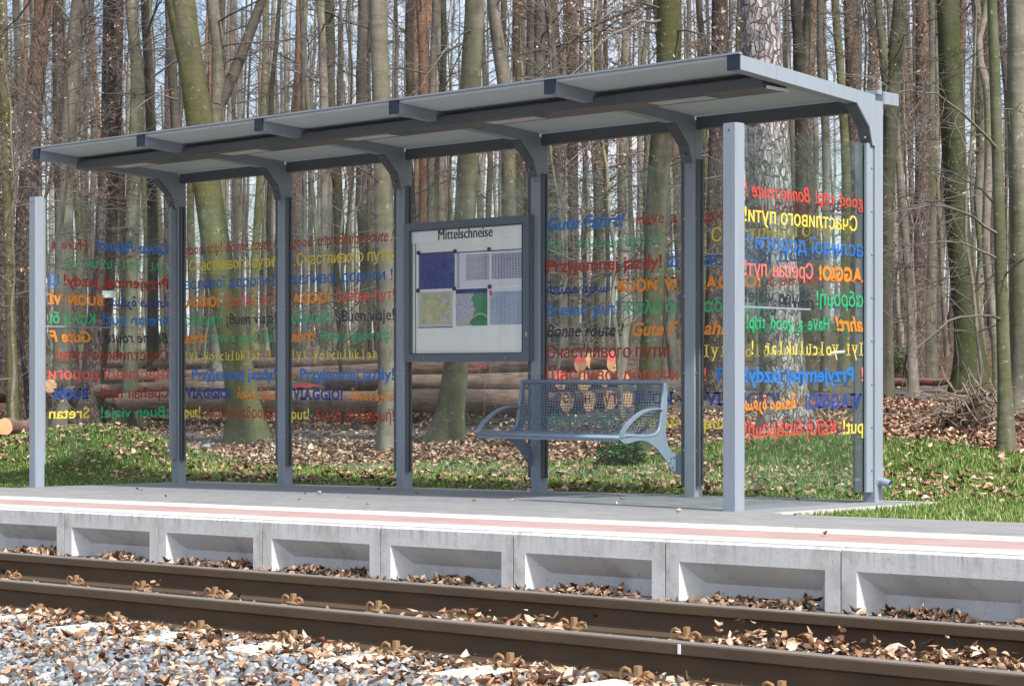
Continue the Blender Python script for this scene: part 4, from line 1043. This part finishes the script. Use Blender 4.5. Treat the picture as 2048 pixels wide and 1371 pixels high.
big_tree('green tinged beech close beside the straight red brown pine', 'beech tree', 'beech_tree', 32., [(1862, 0, 13), (1862, 250, 17), (1862, 500, 22), (1858, 760, 30)], B3, seed=23)
big_tree('bright green mossy beech with the thickest trunk in the right part of the wood', 'beech tree', 'beech_tree', 27.5, [(1894, 0, 42), (1898, 80, 44), (1904, 200, 47), (1910, 350, 48), (1922, 520, 50), (1936, 680, 56), (1942, 778, 74)],
         m_beech('bright_moss_bark', (.10, .11, .06), (.15, .16, .09), (.08, .11, .028), .75), seed=24, rough=.06, low=[(1904, 90, 1960, 130, 0, 5)])
big_tree('curved grey sapling trunk beside the bright green mossy beech', 'tree', 'beech_tree', 24., [(1975, 0, 12), (1956, 100, 13), (1974, 170, 20), (1978, 300, 18), (1972, 500, 16), (1990, 660, 18), (2002, 860, 24)], B0, seed=25)
big_tree('mossy forest tree with low side twigs standing in front of the brush heap', 'beech tree', 'beech_tree', 17.1, [(1984, 0, 20), (1990, 150, 22), (1996, 350, 23), (2002, 550, 24), (2008, 750, 26), (2011, 903, 32)], B3, seed=26,
         low=[(2000, 470, 1775, 430, -1, 12), (2000, 520, 1800, 500, -.6, 10), (1996, 300, 1790, 185, -1.2, 9), (2006, 640, 1830, 700, -1, 8), (2003, 560, 2090, 500, -.5, 8), (1995, 220, 2080, 240, 0, 6), (2004, 420, 1850, 340, .8, 8)], leaf=50)
big_tree('ivy grown dark beech at the right edge of the photo', 'beech tree', 'beech_tree', 20., [(2034, 0, 44), (2036, 200, 44), (2040, 400, 44), (2044, 650, 46), (2048, 860, 56)], B3, seed=27)
big_tree('mossy thin tree at the left edge of the photo', 'tree', 'beech_tree', 27., [(6, 0, 16), (10, 200, 18), (14, 400, 18), (20, 600, 20), (26, 850, 26)], B1, seed=28)
big_tree('grey beech in the gap between the first two posts', 'beech tree', 'beech_tree', 36., [(640, 0, 15), (648, 200, 17), (650, 450, 18), (652, 780, 22)], B2, seed=29)
big_tree('dark stem beside the orange barked pine', 'tree', 'beech_tree', 33., [(872, 0, 14), (866, 150, 15), (862, 300, 16), (864, 800, 20)], B0, seed=30)
big_tree('upright dark beech above the third roof bay', 'beech tree', 'beech_tree', 29., [(1094, 0, 12), (1106, 100, 14), (1112, 200, 18), (1120, 400, 20), (1128, 830, 26)], B0, seed=31)
big_tree('greenish beech above the fourth roof bay', 'beech tree', 'beech_tree', 33., [(1196, 0, 16), (1196, 200, 18), (1198, 500, 20), (1200, 820, 24)], B3, seed=32)
big_tree('pale beech behind the left end of the bench', 'beech tree', 'beech_tree', 38., [(1060, 0, 16), (1058, 300, 19), (1056, 780, 24)], B2, seed=33)
big_tree('reddish pine seen over the third and fourth roof bays', 'pine tree', 'pine_tree', 38., [(1140, 0, 19), (1144, 200, 20), (1146, 500, 22), (1146, 800, 28)], P0, seed=34, n1=10)

# background trees: prototypes, then copies -----------------------------------
def proto(kind, seed, dia, H, n1, l1, zb):
    rnd = np.random.default_rng(500 + seed)
    zs = np.concatenate([np.linspace(-.3, 1, 5)[:-1], np.linspace(1, H, 16)])
    dx = np.cumsum(rnd.normal(0, .05, len(zs))) ; dy = np.cumsum(rnd.normal(0, .05, len(zs)))
    P = np.stack([dx - dx[2], dy - dy[2], zs], 1); R = dia / 2 * np.interp(zs, [-.3, 1, H * .6, H], [1.1, 1, .72, .15])
    tm = trunk_mesh(P, R, 9, rnd=rnd, rough=.07); tb = TB()
    branches(tb, P, R, zb, 9., int(n1 * .6), l1, rnd, 6, 5, None, elev=(.0, 1.1), thin=.62)
    branches(tb, P, R, 9., H - .4, int(n1 * .35), l1, rnd, 3, 2, None, elev=(.2, 1.3), thin=.8)
    cm = tb.mesh('crown'); cm.materials.append(TWIG); return tm, cm
KINDS = [('slim_beech', 'beech_tree', [B0, B3], [proto('b', i, .145, 16, 17, 2.5, 2.8) for i in range(4)], 'beech tree', 'slim grey green beech trunk standing deep in the wood behind the shelter', 'slim beeches filling the wood behind'),
         ('pale_beech', 'beech_tree', [B2], [proto('p', 10 + i, .22, 18, 15, 3., 3.5) for i in range(3)], 'beech tree', 'pale sunlit beech trunk standing deep in the wood behind the shelter', 'pale beeches filling the wood behind'),
         ('mossy', 'beech_tree', [B1], [proto('m', 20 + i, .26, 18, 14, 3., 4) for i in range(2)], 'beech tree', 'mossy green beech trunk standing deep in the wood behind the shelter', 'mossy beeches filling the wood behind'),
         ('pine', 'pine_tree', [P0, P2], [proto('q', 30 + i, .27, 20, 16, 2.4, 7) for i in range(3)], 'pine tree', 'brown barked pine trunk standing deep in the wood behind the shelter', 'pines filling the wood behind')]
protos = []
for nm, oname, mats, ms, cat, lab, grp in KINDS:
    for i, (tm, cm) in enumerate(ms):
        tm.materials.append(mats[i % len(mats)]); protos.append((nm, oname, tm, cm, cat, lab, grp))
def place_tree(pr, px, D, sc, rnd, wmul=1.):
    nm, oname, tm, cm, cat, lab, grp = pr
    x, y = at_depth(px, D); z = float(terrain(x, y))
    r = empty(oname, (x, y, z), lab, cat, grp)
    r.rotation_euler = (rnd.normal(0, .022), rnd.normal(0, .022), rnd.uniform(0, 6.28)); r.scale = (sc * wmul, sc * wmul, sc)
    link_mesh('trunk', tm, None, r); link_mesh('crown', cm, None, r)
rnd = np.random.default_rng(5)
wts = np.array([.42 / 4] * 4 + [.24 / 3] * 3 + [.12 / 2] * 2 + [.22 / 3] * 3); wts /= wts.sum()
NB_ = 228
for i in range(NB_):
    u = (i + .5) / NB_
    px = (i * 0.61803398875 % 1) * 2400 - 170
    D = 33 + 52 * rnd.uniform(0, 1) ** .85
    pr = protos[rnd.choice(len(protos), p=wts)]
    place_tree(pr, px, D, rnd.uniform(.8, 1.25), rnd, rnd.uniform(.55, 1.15))
for i in range(42):
    place_tree(protos[rnd.choice(len(protos), p=wts)], 2260 + 1300 * rnd.uniform(0, 1), 24 + 55 * rnd.uniform(0, 1), rnd.uniform(.8, 1.25), rnd, rnd.uniform(.55, 1.15))
# saplings with dry leaves nearer by -------------------------------------------
def sapling_proto(seed, H, n1, l1, nleaf):
    rnd = np.random.default_rng(900 + seed)
    zs = np.linspace(-.15, H, 14); dx = np.cumsum(rnd.normal(0, .05, 14)); dy = np.cumsum(rnd.normal(0, .05, 14))
    P = np.stack([dx, dy, zs], 1); R = np.linspace(.028, .006, 14)
    tm = trunk_mesh(P, R, 7, rnd=rnd, rough=.04); tb = TB(); tips = []
    branches(tb, P, R, .8, H, n1, l1, rnd, 7, 4, tips, elev=(-.1, .7), flat=.3)
    cm = tb.mesh('crown'); cm.materials.append(TWIG)
    lo = tip_leaves('dry_leaves', tips, nleaf, None, (0, 0, 0), rnd, (.03, .05)); lm = lo.data; bpy.data.objects.remove(lo)
    tm.materials.append(B0); return tm, cm, lm
SAP = [sapling_proto(0, 5.5, 26, 1.7, 260), sapling_proto(1, 7., 30, 2.2, 150), sapling_proto(2, 4.5, 24, 1.4, 420)]
def sapling(i, px, D, sc, label, group=None):
    x, y = at_depth(px, D); z = float(terrain(x, y)); tm, cm, lm = SAP[i]
    r = empty('beech_sapling', (x, y, z), label, 'sapling', group); r.rotation_euler = (0, 0, px * .37); r.scale = (sc,) * 3
    link_mesh('trunk', tm, None, r); link_mesh('crown', cm, None, r); link_mesh('dry_leaves', lm, None, r)
sapling(2, 24, 24.5, 1.1, 'leafy beech sapling holding copper leaves at the left photo edge')
sapling(2, 95, 27, 1.25, 'beech sapling with copper leaves behind the left front post')
sapling(2, 62, 29, 1.5, 'taller beech sapling with many copper leaves between the left edge trees')
sapling(2, 1822, 30, 1.2, 'beech sapling with copper leaves in front of the straight red brown pine')
sapling(1, 700, 27, 1.0, 'bare twiggy sapling between the second and third posts')
sapling(1, 1100, 25, 1.0, 'twiggy sapling with scattered dry leaves behind the log ends')
sapling(0, 1180, 29, 1.2, 'sapling with dry leaves rising behind the log pile')
sapling(0, 1245, 24, 1.2, 'sapling with hanging dry leaves left of the broad light green beech')
sapling(1, 1470, 25, 1.1, 'sapling whose twigs cross the huge plated pine')
sapling(1, 1740, 27, 1.0, 'sapling with few dry leaves behind the right rear post')
sapling(1, 1960, 22, .9, 'bare twiggy sapling beside the brush heap')
SG = 'small saplings scattered deep in the wood'
for i in range(14):
    sapling(int(rnd.integers(0, 2)), rnd.uniform(-50, 2100), rnd.uniform(30, 52), rnd.uniform(.7, 1.3), 'small twiggy sapling growing deep in the wood among the trunks', SG)

def distant_woods():
    rnd = np.random.default_rng(77); tb = TB()
    for i in range(300):
        px = rnd.uniform(-350, 2400); D = rnd.uniform(86, 170); x, y = at_depth(px, D); z = float(terrain(x, y)); w = rnd.uniform(.07, .2); H = rnd.uniform(14, 22)
        zs = np.linspace(-.3, H, 6); P = np.stack([x + np.cumsum(rnd.normal(0, .12, 6)), y + np.cumsum(rnd.normal(0, .12, 6)), z + zs], 1)
        tb.tube(P, w * np.linspace(1, .4, 6), 5)
        for k in range(4):
            h = rnd.uniform(2, H); p = np.array([x, y, z + h]); A = wander(p, np.array([rnd.normal(), rnd.normal(), rnd.uniform(.1, 1.2)]), rnd.uniform(1.2, 3.6), 4, rnd, .25)
            tb.tube(A, np.linspace(.035, .012, 5), 3)
            for q in range(2): tb.tube(wander(A[1 + q], rnd.normal(0, 1, 3) + np.array([0, 0, .4]), rnd.uniform(.6, 1.8), 2, rnd, .3), (.012, .009, .007), 3)
    tag(link_mesh('distant_woods', tb.mesh('distant_woods'), m_beech('distant_bark', (.14, .125, .11), (.31, .28, .25), (.11, .12, .085), .3, True)), kind='stuff')
distant_woods()
def unseen_woods():  # woods out of view, added to cut the sky's reflection in the glass
    rnd = np.random.default_rng(79); tb = TB()
    for i in range(330):
        if i % 3: x, y = rnd.uniform(-75, -4), rnd.uniform(-70, -24)
        else: x, y = rnd.uniform(20, 60), rnd.uniform(12, 60)
        z = float(slope(x)) - .45 if y < 0 else float(terrain(x, y)); w = rnd.uniform(.1, .22); H = rnd.uniform(14, 20); zs = np.linspace(-.1, H, 6)
        P = np.stack([x + np.cumsum(rnd.normal(0, .12, 6)), y + np.cumsum(rnd.normal(0, .12, 6)), z + zs], 1); tb.tube(P, w * np.linspace(1, .4, 6), 5)
        for k in range(14):
            h = rnd.uniform(2, H); p = np.array([x, y, z + h]); A = wander(p, np.array([rnd.normal(), rnd.normal(), rnd.uniform(.1, 1.2)]), rnd.uniform(1.5, 4), 4, rnd, .25)
            tb.tube(A, np.linspace(.05, .015, 5), 3)
            for q in range(3): tb.tube(wander(A[1 + q], rnd.normal(0, 1, 3) + np.array([0, 0, .4]), rnd.uniform(.6, 1.8), 2, rnd, .3), (.03, .02, .012), 3)
    tag(link_mesh('unseen_woods', tb.mesh('unseen_woods'), B0), kind='stuff')
unseen_woods()
# hazel / bramble brush low between trunks
def undergrowth():
    rnd = np.random.default_rng(78); tb = TB()
    for i in range(500):
        px = rnd.uniform(-150, 2200); D = rnd.uniform(27, 75); x, y = at_depth(px, D)
        if track_mask(np.array([x]), np.array([y]))[0] > .3: continue
        z = float(terrain(x, y)); p = np.array([x, y, z])
        for k in range(3):
            A = wander(p, np.array([rnd.normal(0, .5), rnd.normal(0, .5), 1.]), rnd.uniform(.3, 1.6), 5, rnd, .22); tb.tube(A, np.linspace(.007, .003, 6), 3)
            for q in range(3): tb.tube(wander(A[2 + q], rnd.normal(0, 1, 3), rnd.uniform(.15, .5), 2, rnd, .3), (.004, .003, .0025), 3)
    tag(link_mesh('undergrowth', tb.mesh('undergrowth'), TWIG), kind='stuff')
undergrowth()

# ------------------------------------------------------------------ logs
def m_log():
    t = NT('log_bark'); v = t.coord(scale=(.25, 1, 1)); n = t.noise(v, 9, 6, .7); n2 = t.noise(t.coord(scale=(.12, 1, 1)), 26, 4)
    c = t.mix(n, (.11, .07, .055), (.31, .215, .175)); c = t.mix(t.ramp(n2, [(.5, (0, 0, 0)), (.7, (.6, .6, .6))]), c, (.05, .035, .03))
    t.bsdf(c, .9, bump=t.math('ADD', n, n2), bstr=.8, bdist=.03, spec=.2); return t.m
def m_cut(name, pink=False):
    t = NT(name); v = t.coord(); n = t.noise(v, 12, 5)
    s = t.n('ShaderNodeSeparateXYZ', {0: t.coord('Generated')}).outputs
    c = t.mix(n, (.46, .24, .11), (.66, .42, .24))
    if pink: c = t.mix(t.math('GREATER_THAN', t.math('ADD', s['Z'], t.math('MULTIPLY', t.math('SUBTRACT', n, .5), .5)), .52), c, (.80, .16, .13))
    t.bsdf(c, .85, spec=.2); return t.m
LOGM, CUT, CUTP = m_log(), m_cut('cut_wood'), m_cut('pink_marked_cut_wood', True)
PINKM = m_plain('pink_marking_paint', (.72, .10, .13), .8, .2, .2, 20)
def log(label, a, b, r0, r1, cut=CUT, seed=0, group='felled logs lying behind the shelter', paint=None, name='felled_log'):
    rnd = np.random.default_rng(1000 + seed); a = np.array(a, float); b = np.array(b, float); n = 16; k = 22
    root = empty(name, tuple(a), label, 'log', group); d = b - a; L = np.linalg.norm(d); d /= L
    side = np.cross(d, (0, 0, 1.)); side /= np.linalg.norm(side); up = np.cross(side, d)
    m = MB(); bow = rnd.normal(0, .012 * L, 2); ph = rnd.uniform(0, 6.28, 3); ends = []
    for i in range(k + 1):
        u = i / k; c = d * L * u + side * bow[0] * math.sin(u * 3.14) + up * (bow[1] * .4 * math.sin(u * 3.14) + .01 * math.sin(u * 19 + ph[0])); r = r0 + (r1 - r0) * u
        for j in range(n):
            an = 2 * math.pi * j / n; rr = r * (1 + .05 * math.sin(3 * an + ph[1] + u * 4) + .03 * math.sin(7 * an + u * 31 + ph[2]))
            p = c + (side * math.cos(an) + up * math.sin(an)) * rr; m.v.append(tuple(p))
    for i in range(k):
        for j in range(n):
            q = i * n + j; w = i * n + (j + 1) % n; m.f.append((q, w, w + n, q + n)); m.sm.append(True)
    body = link_mesh('log_bark', m.mesh('log_bark'), LOGM, root)
    for e, (off, s) in enumerate(((0, -1), (k * n, 1))):
        q = MB(); c = np.mean(m.v[off:off + n], axis=0); vs = [tuple(np.array(v) * .995 + c * .005 + d * s * .004) for v in m.v[off:off + n]] + [tuple(c + d * s * .008)]
        q.add(vs, [(j, (j + 1) % n, n) if s > 0 else ((j + 1) % n, j, n) for j in range(n)]); link_mesh('cut_end', q.mesh('cut_end'), cut, root)
    if paint:
        for (u0, u1) in paint:
            q = MB(); seg = 10; vs = []
            for i in range(seg + 1):
                u = u0 + (u1 - u0) * i / seg; c = d * L * u + side * bow[0] * math.sin(u * 3.14) + up * (bow[1] * .4 * math.sin(u * 3.14) + .01 * math.sin(u * 19 + ph[0])); r = (r0 + (r1 - r0) * u) * 1.09
                for an in (-.15, .25):
                    an += .08 * math.sin(i * 1.7); an = an + (0 if side[1] < 0 else math.pi - 2 * an)
                    vs.append(tuple(c + (side * math.cos(an) + up * math.sin(an)) * r))
            q.add(vs, [(2 * i, 2 * i + 1, 2 * i + 3, 2 * i + 2) for i in range(seg)]); link_mesh('paint_mark', q.mesh('paint_mark'), PINKM, root)
    return root
# log ends face the photo between the notice board and the bench: (photo x, photo y, radius, depth, length, pink)
PILE = [(1160, 727, .115, 25.6, 13, True, 'log with a pink painted cut end at the upper left of the pile'),
        (1180, 722, .105, 26.3, 11, False, 'pale cut log tucked behind the pink ended one at the top of the pile'),
        (1226, 722, .135, 26.2, 12, True, 'topmost log of the pile, its cut end pink at the top'),
        (1121, 760, .12, 24.9, 13, True, 'log at the left of the pile with its end just above the bench back'),
        (1168, 765, .115, 25.2, 14, False, 'middle log of the pile right of the left one'),
        (1208, 758, .11, 25.8, 12, False, 'log in the middle of the pile below the topmost log'),
        (1250, 760, .085, 26.6, 9, False, 'thin log at the right side of the pile'),
        (1133, 803, .12, 24.7, 15, False, 'log in the lower left of the pile seen through the bench back'),
        (1178, 803, .13, 25.0, 13, False, 'thick log in the lower middle of the pile seen through the bench back'),
        (1220, 800, .125, 25.7, 14, False, 'log in the lower right of the pile seen through the bench back'),
        (1254, 798, .11, 26.3, 12, False, 'log at the far lower right of the pile behind the bench back')]
for i, (px, py, r, D, L, pk, lab) in enumerate(PILE):
    x, y = at_depth(px, D); z = CAM[2] + (HY - py) * D / FPX; r_ = np.random.default_rng(i)
    xe = x - L; ye = y + r_.uniform(-1.3, .9) + .3
    log(lab, (x, y, z), (xe, ye, z - .0195 * 0 + r_.uniform(-.34, .02)), r, r * .78, CUTP if pk else CUT, i, paint=[(.10, .19), (.28, .34)] if i in (3, 7) else ([(.12, .18)] if i == 0 else None))
x0, y0 = at_depth(345, 27.5); x1, y1 = at_depth(262, 28.2)
def zt(px, D, py): return CAM[2] + (HY - py) * D / FPX
a = (*at_depth(1078, 23.9), zt(1078, 23.9, 803)); b = (*at_depth(246, 29.5), zt(246, 29.5, 803)); log('long bowed log lying low in front of the pile behind the first glass bays', a, b, .15, .13, seed=31)
a = (*at_depth(1082, 24.4), zt(1082, 24.4, 776)); b = (*at_depth(320, 30.), zt(320, 30., 768)); log('upper long log with pale bark behind the first two glass bays', a, b, .12, .10, seed=32)
a = (*at_depth(14, 24.2), zt(14, 24.2, 848)); b = (*at_depth(-160, 27), zt(-160, 27, 830)); 
a = (*at_depth(8, 23.6), zt(8, 23.6, 852)); b = (*at_depth(70, 28.5), zt(70, 28.5, 842)); log('short split log with an orange cut end at the left photo edge', a, b, .10, .10, seed=33, group=None)
a = (*at_depth(100, 26.5), zt(100, 26.5, 772)); b = (*at_depth(128, 31), zt(128, 31, 758)); log('log end with a tan cut face beside the left front post', a, b, .09, .09, seed=34, group=None)
a = (*at_depth(-30, 23.2), zt(-30, 23.2, 868)); b = (*at_depth(45, 27.5), zt(45, 27.5, 856)); log('lowest orange cut log at the left photo edge', a, b, .12, .11, seed=36, group=None)
a = (*at_depth(1922, 29.5), zt(1922, 29.5, 762)); b = (*at_depth(1776, 31), zt(1776, 31, 766)); log('thin pink marked log lying along the far edge of the gravel track', a, b, .05, .06, seed=35, paint=[(.05, .17), (.33, .60), (.8, .9)], group=None)
a = (*at_depth(1878, 15.8), zt(1878, 15.8, 966)); b = (*at_depth(1990, 16.0), zt(1990, 16.0, 974)); log('rotten brown branch piece lying in the grass on the right', a, b, .035, .018, seed=37, group=None, name='fallen_branch')

# brush heap ------------------------------------------------------------------
def brush():
    rnd = np.random.default_rng(3); tb = TB(); c = np.array([*at_depth(1945, 19.2), 0]); c[2] = float(terrain(c[0], c[1]))
    root = empty('brush_heap', tuple(c), 'tangled heap of roots and dead sticks beside the mossy tree on the right', 'brush heap')
    for i in range(170):
        p = np.array([rnd.normal(0, .18), rnd.normal(0, .18), 0]); h = .36 * math.exp(-(p[0] ** 2 + p[1] ** 2) / .2)
        d = np.array([p[0] * 1.5 + rnd.normal(0, .5), p[1] * 1.5 + rnd.normal(0, .5), rnd.uniform(-.7, .5)]); p[2] = h * rnd.uniform(.2, 1.1)
        tb.tube(wander(p, d, rnd.uniform(.15, .5), 4, rnd, .2), np.linspace(rnd.uniform(.005, .014), .004, 5), 5)
    link_mesh('sticks', tb.mesh('sticks'), STICK, root)
    m = MB(); V, F = [], []
    n1, n2 = 16, 8
    for i in range(n2 + 1):
        for j in range(n1):
            a = 2 * math.pi * j / n1; r = .25 * math.cos(i / n2 * 1.5708) * (1 + .2 * math.sin(3 * a + i)); m.v.append((r * math.cos(a), r * math.sin(a), .24 * math.sin(i / n2 * 1.5708) * (1 + .15 * math.sin(5 * a)) - .03))
    for i in range(n2):
        for j in range(n1): q = i * n1 + j; w = i * n1 + (j + 1) % n1; m.f.append((q, w, w + n1, q + n1)); m.sm.append(True)
    link_mesh('soil_mound', m.mesh('soil_mound'), m_plain('root_soil', (.055, .04, .03), .95, .1, .5, 12), root)
brush()
for i, (pa, pb, D, r, lab) in enumerate([((1911, 795), (1913, 846), 18.6, .010, 'short upright grey stick leaning on the brush heap'), ((1925, 765), (1960, 850), 18.5, .009, 'long thin pole slanting across the brush heap'),
                                         ((1975, 850), (2000, 848), 18.4, .016, 'pale root stub at the foot of the brush heap'), ((1985, 926), (2050, 898), 17.0, .008, 'long dry stalk slanting up at the lower right edge of the litter')]):
    a = np.array([*at_depth(pa[0], D), zt(pa[0], D, pa[1])]); b = np.array([*at_depth(pb[0], D + .2), zt(pb[0], D + .2, pb[1])])
    m = MB(); mid = (a + b) / 2 + np.array([.0, .0, .02]); m.tube([tuple(a), tuple(mid), tuple(b)], [r, r * .9, r * .6], 7); o = m.build('dead_stick', STICK); tag(o, lab, 'stick')

# barrier, sign, stone -----------------------------------------------------------
def barrier():
    D = 31.; root = empty('barrier', (*at_depth(1700, D), float(terrain(*at_depth(1700, D)))), 'red and white forest gate bar behind the right glass end wall', 'barrier')
    P = lambda px, py, dD=0: np.array([*at_depth(px, D + dD), zt(px, D + dD, py)])
    Wm = m_plain('barrier_white', (.72, .74, .74), .5, .5, .1, 6); Rm = m_plain('barrier_red', (.30, .04, .035), .5, .5, .2, 6)
    xs = [(1580, 710), (1632, 709), (1690, 703), (1730, 699), (1748, 697)]
    for (a, b, mt, nm) in ((0, 1, Rm, 'red_section'), (1, 2, Wm, 'white_section'), (2, 3, Rm, 'red_section'), (3, 4, Wm, 'white_section')):
        m = MB(); m.tube([tuple(P(*xs[a])), tuple(P(*xs[b]))], .026, 10); m.build(nm, mt, root)
    m = MB(); m.tube([tuple(P(1668, 706)), tuple(P(1634, 724))], .014, 8); m.build('strut', Wm, root)
    m = MB(); q = P(1748, 697); g = float(terrain(q[0], q[1])); m.tube([tuple(q + np.array([0, 0, .1])), (q[0], q[1], g - .1)], .045, 10); m.build('gate_post', Rm, root)
    m = MB(); q = P(1580, 710); g = float(terrain(q[0], q[1])); m.tube([tuple(q + np.array([0, 0, .05])), (q[0], q[1], g - .1)], .035, 10); m.build('gate_rest', Rm, root)
barrier()
D = 30.1; sx, sy = at_depth(218, D); sz = zt(218, D, 588)
SG_ = empty('small_sign', (sx, sy, sz), 'small blank white plate fixed on the thick dark pine', 'sign'); SG_.rotation_euler = (0, 0, YAW)
m = MB(); m.cbox(-.10, .10, -.012, .0, -.052, .052, c=.003); link_mesh('sign_plate', m.mesh('sign_plate'), m_plain('enamel_white', (.80, .82, .82), .4), SG_)
m = MB()
for zz in (-.042, .042): m.tube([(0, -.012, zz), (0, -.018, zz)], .008, 8)
m.box(-.012, .012, 0, .12, -.03, .03)
link_mesh('screw', m.mesh('screw'), BOLT, SG_)
x, y = at_depth(411, 24.); o = stones('field_stone', np.array([[x, y, float(terrain(x, y)) + .0]]), .085, .095)
tag(o, 'bluish grey stone lying at the edge of the bare track left of the first bay', 'stone')
for px, D, sc, lab in ((1795, 33., 1., 'small dark evergreen bush at the foot of the red brown pine'), (1232, 18.3, .55, 'low green bramble clump under the bench seat'), (1262, 18.0, .45, 'second smaller green bramble clump right of the one under the bench')):
    x, y = at_depth(px, D); z = float(terrain(x, y)); n = 900; rnd2 = np.random.default_rng(int(px))
    root = empty('bush', (x, y, z), lab, 'bush'); th = rnd2.uniform(0, 6.28, n); rr = rnd2.uniform(0, 1, n) ** .6 * .32 * sc; zz = rnd2.uniform(0, 1, n) * .5 * sc * (1 - (rr / (.4 * sc)) ** 2)
    pos = np.stack([np.cos(th) * rr, np.sin(th) * rr, zz + .02], 1)
    s = (rnd2.uniform(.03, .05, n) * (.6 + .4 * sc))[:, None] * np.ones((n, 3))
    scatter('foliage', m_rand('bush_leaf', [(0, (.02, .06, .02)), (.6, (.06, .14, .04)), (1, (.12, .24, .08))], .45), LV, LF, pos, s, rot_z(rnd2.uniform(0, 6.28, n)) @ rot_x(rnd2.normal(0, .7, n)), root)
    tb = TB()
    for k in range(16): tb.tube(wander(np.zeros(3), np.array([rnd2.normal(0, .5), rnd2.normal(0, .5), 1]), .4 * sc, 4, rnd2), np.linspace(.006, .003, 5), 4)
    link_mesh('stems', tb.mesh('stems'), TWIG, root)

# ------------------------------------------------------------------ light, sky, camera
EL, AZ = math.radians(47), math.radians(-12)     # azimuth measured from +x towards +y
world = bpy.data.worlds.new('World'); SC.world = world; world.use_nodes = True
nt = world.node_tree; bg = nt.nodes['Background']
sky = nt.nodes.new('ShaderNodeTexSky'); sky.sky_type = 'NISHITA'; sky.sun_disc = False
sky.sun_elevation = EL; sky.sun_rotation = math.pi / 2 - AZ; sky.air_density = 1.0; sky.dust_density = 3.0; sky.ozone_density = 1.0
tc = nt.nodes.new('ShaderNodeTexCoord'); mpn = nt.nodes.new('ShaderNodeMapping'); mpn.inputs['Scale'].default_value = (1, 1, 3.5)
cn = nt.nodes.new('ShaderNodeTexNoise'); cn.inputs['Scale'].default_value = 3.2; cn.inputs['Detail'].default_value = 6
cr = nt.nodes.new('ShaderNodeValToRGB'); cr.color_ramp.elements[0].position = .38; cr.color_ramp.elements[1].position = .60; cr.color_ramp.elements[1].color = (.85, .85, .85, 1)
cm_ = nt.nodes.new('ShaderNodeMix'); cm_.data_type = 'RGBA'; cm_.inputs[7].default_value = (5.2, 5.3, 5.9, 1)
nt.links.new(tc.outputs['Generated'], mpn.inputs[0]); nt.links.new(mpn.outputs[0], cn.inputs['Vector']); nt.links.new(cn.outputs['Fac'], cr.inputs[0])
nt.links.new(cr.outputs[0], cm_.inputs[0]); nt.links.new(sky.outputs[0], cm_.inputs[6]); nt.links.new(cm_.outputs[2], bg.inputs[0]); bg.inputs[1].default_value = .14
sun = bpy.data.lights.new('sun', 'SUN'); sun.energy = 4.0; sun.angle = math.radians(2.2); sun.color = (1., .95, .88)
so = bpy.data.objects.new('sun', sun); COL.objects.link(so)
sd = Vector((math.cos(EL) * math.cos(AZ), math.cos(EL) * math.sin(AZ), math.sin(EL)))
so.rotation_euler = (-sd).to_track_quat('-Z', 'Y').to_euler(); so.location = (20, -5, 30)
cd = bpy.data.cameras.new('camera'); cam = bpy.data.objects.new('camera', cd); COL.objects.link(cam)
cam.location = tuple(CAM); cam.rotation_euler = (math.pi / 2, 0, YAW)
cd.sensor_width = 36; cd.lens = FPX / W0 * 36; cd.shift_y = (HY - H0 / 2) / W0; cd.clip_end = 2000; cd.clip_start = .1
SC.camera = cam
SC.view_settings.view_transform = 'Standard'; SC.view_settings.look = 'None'; SC.view_settings.exposure = .70; SC.view_settings.gamma = 1
SC.cycles.transparent_max_bounces = 24; SC.cycles.max_bounces = 6; SC.cycles.diffuse_bounces = 3; SC.cycles.glossy_bounces = 3
SC.cycles.sample_clamp_indirect = 6
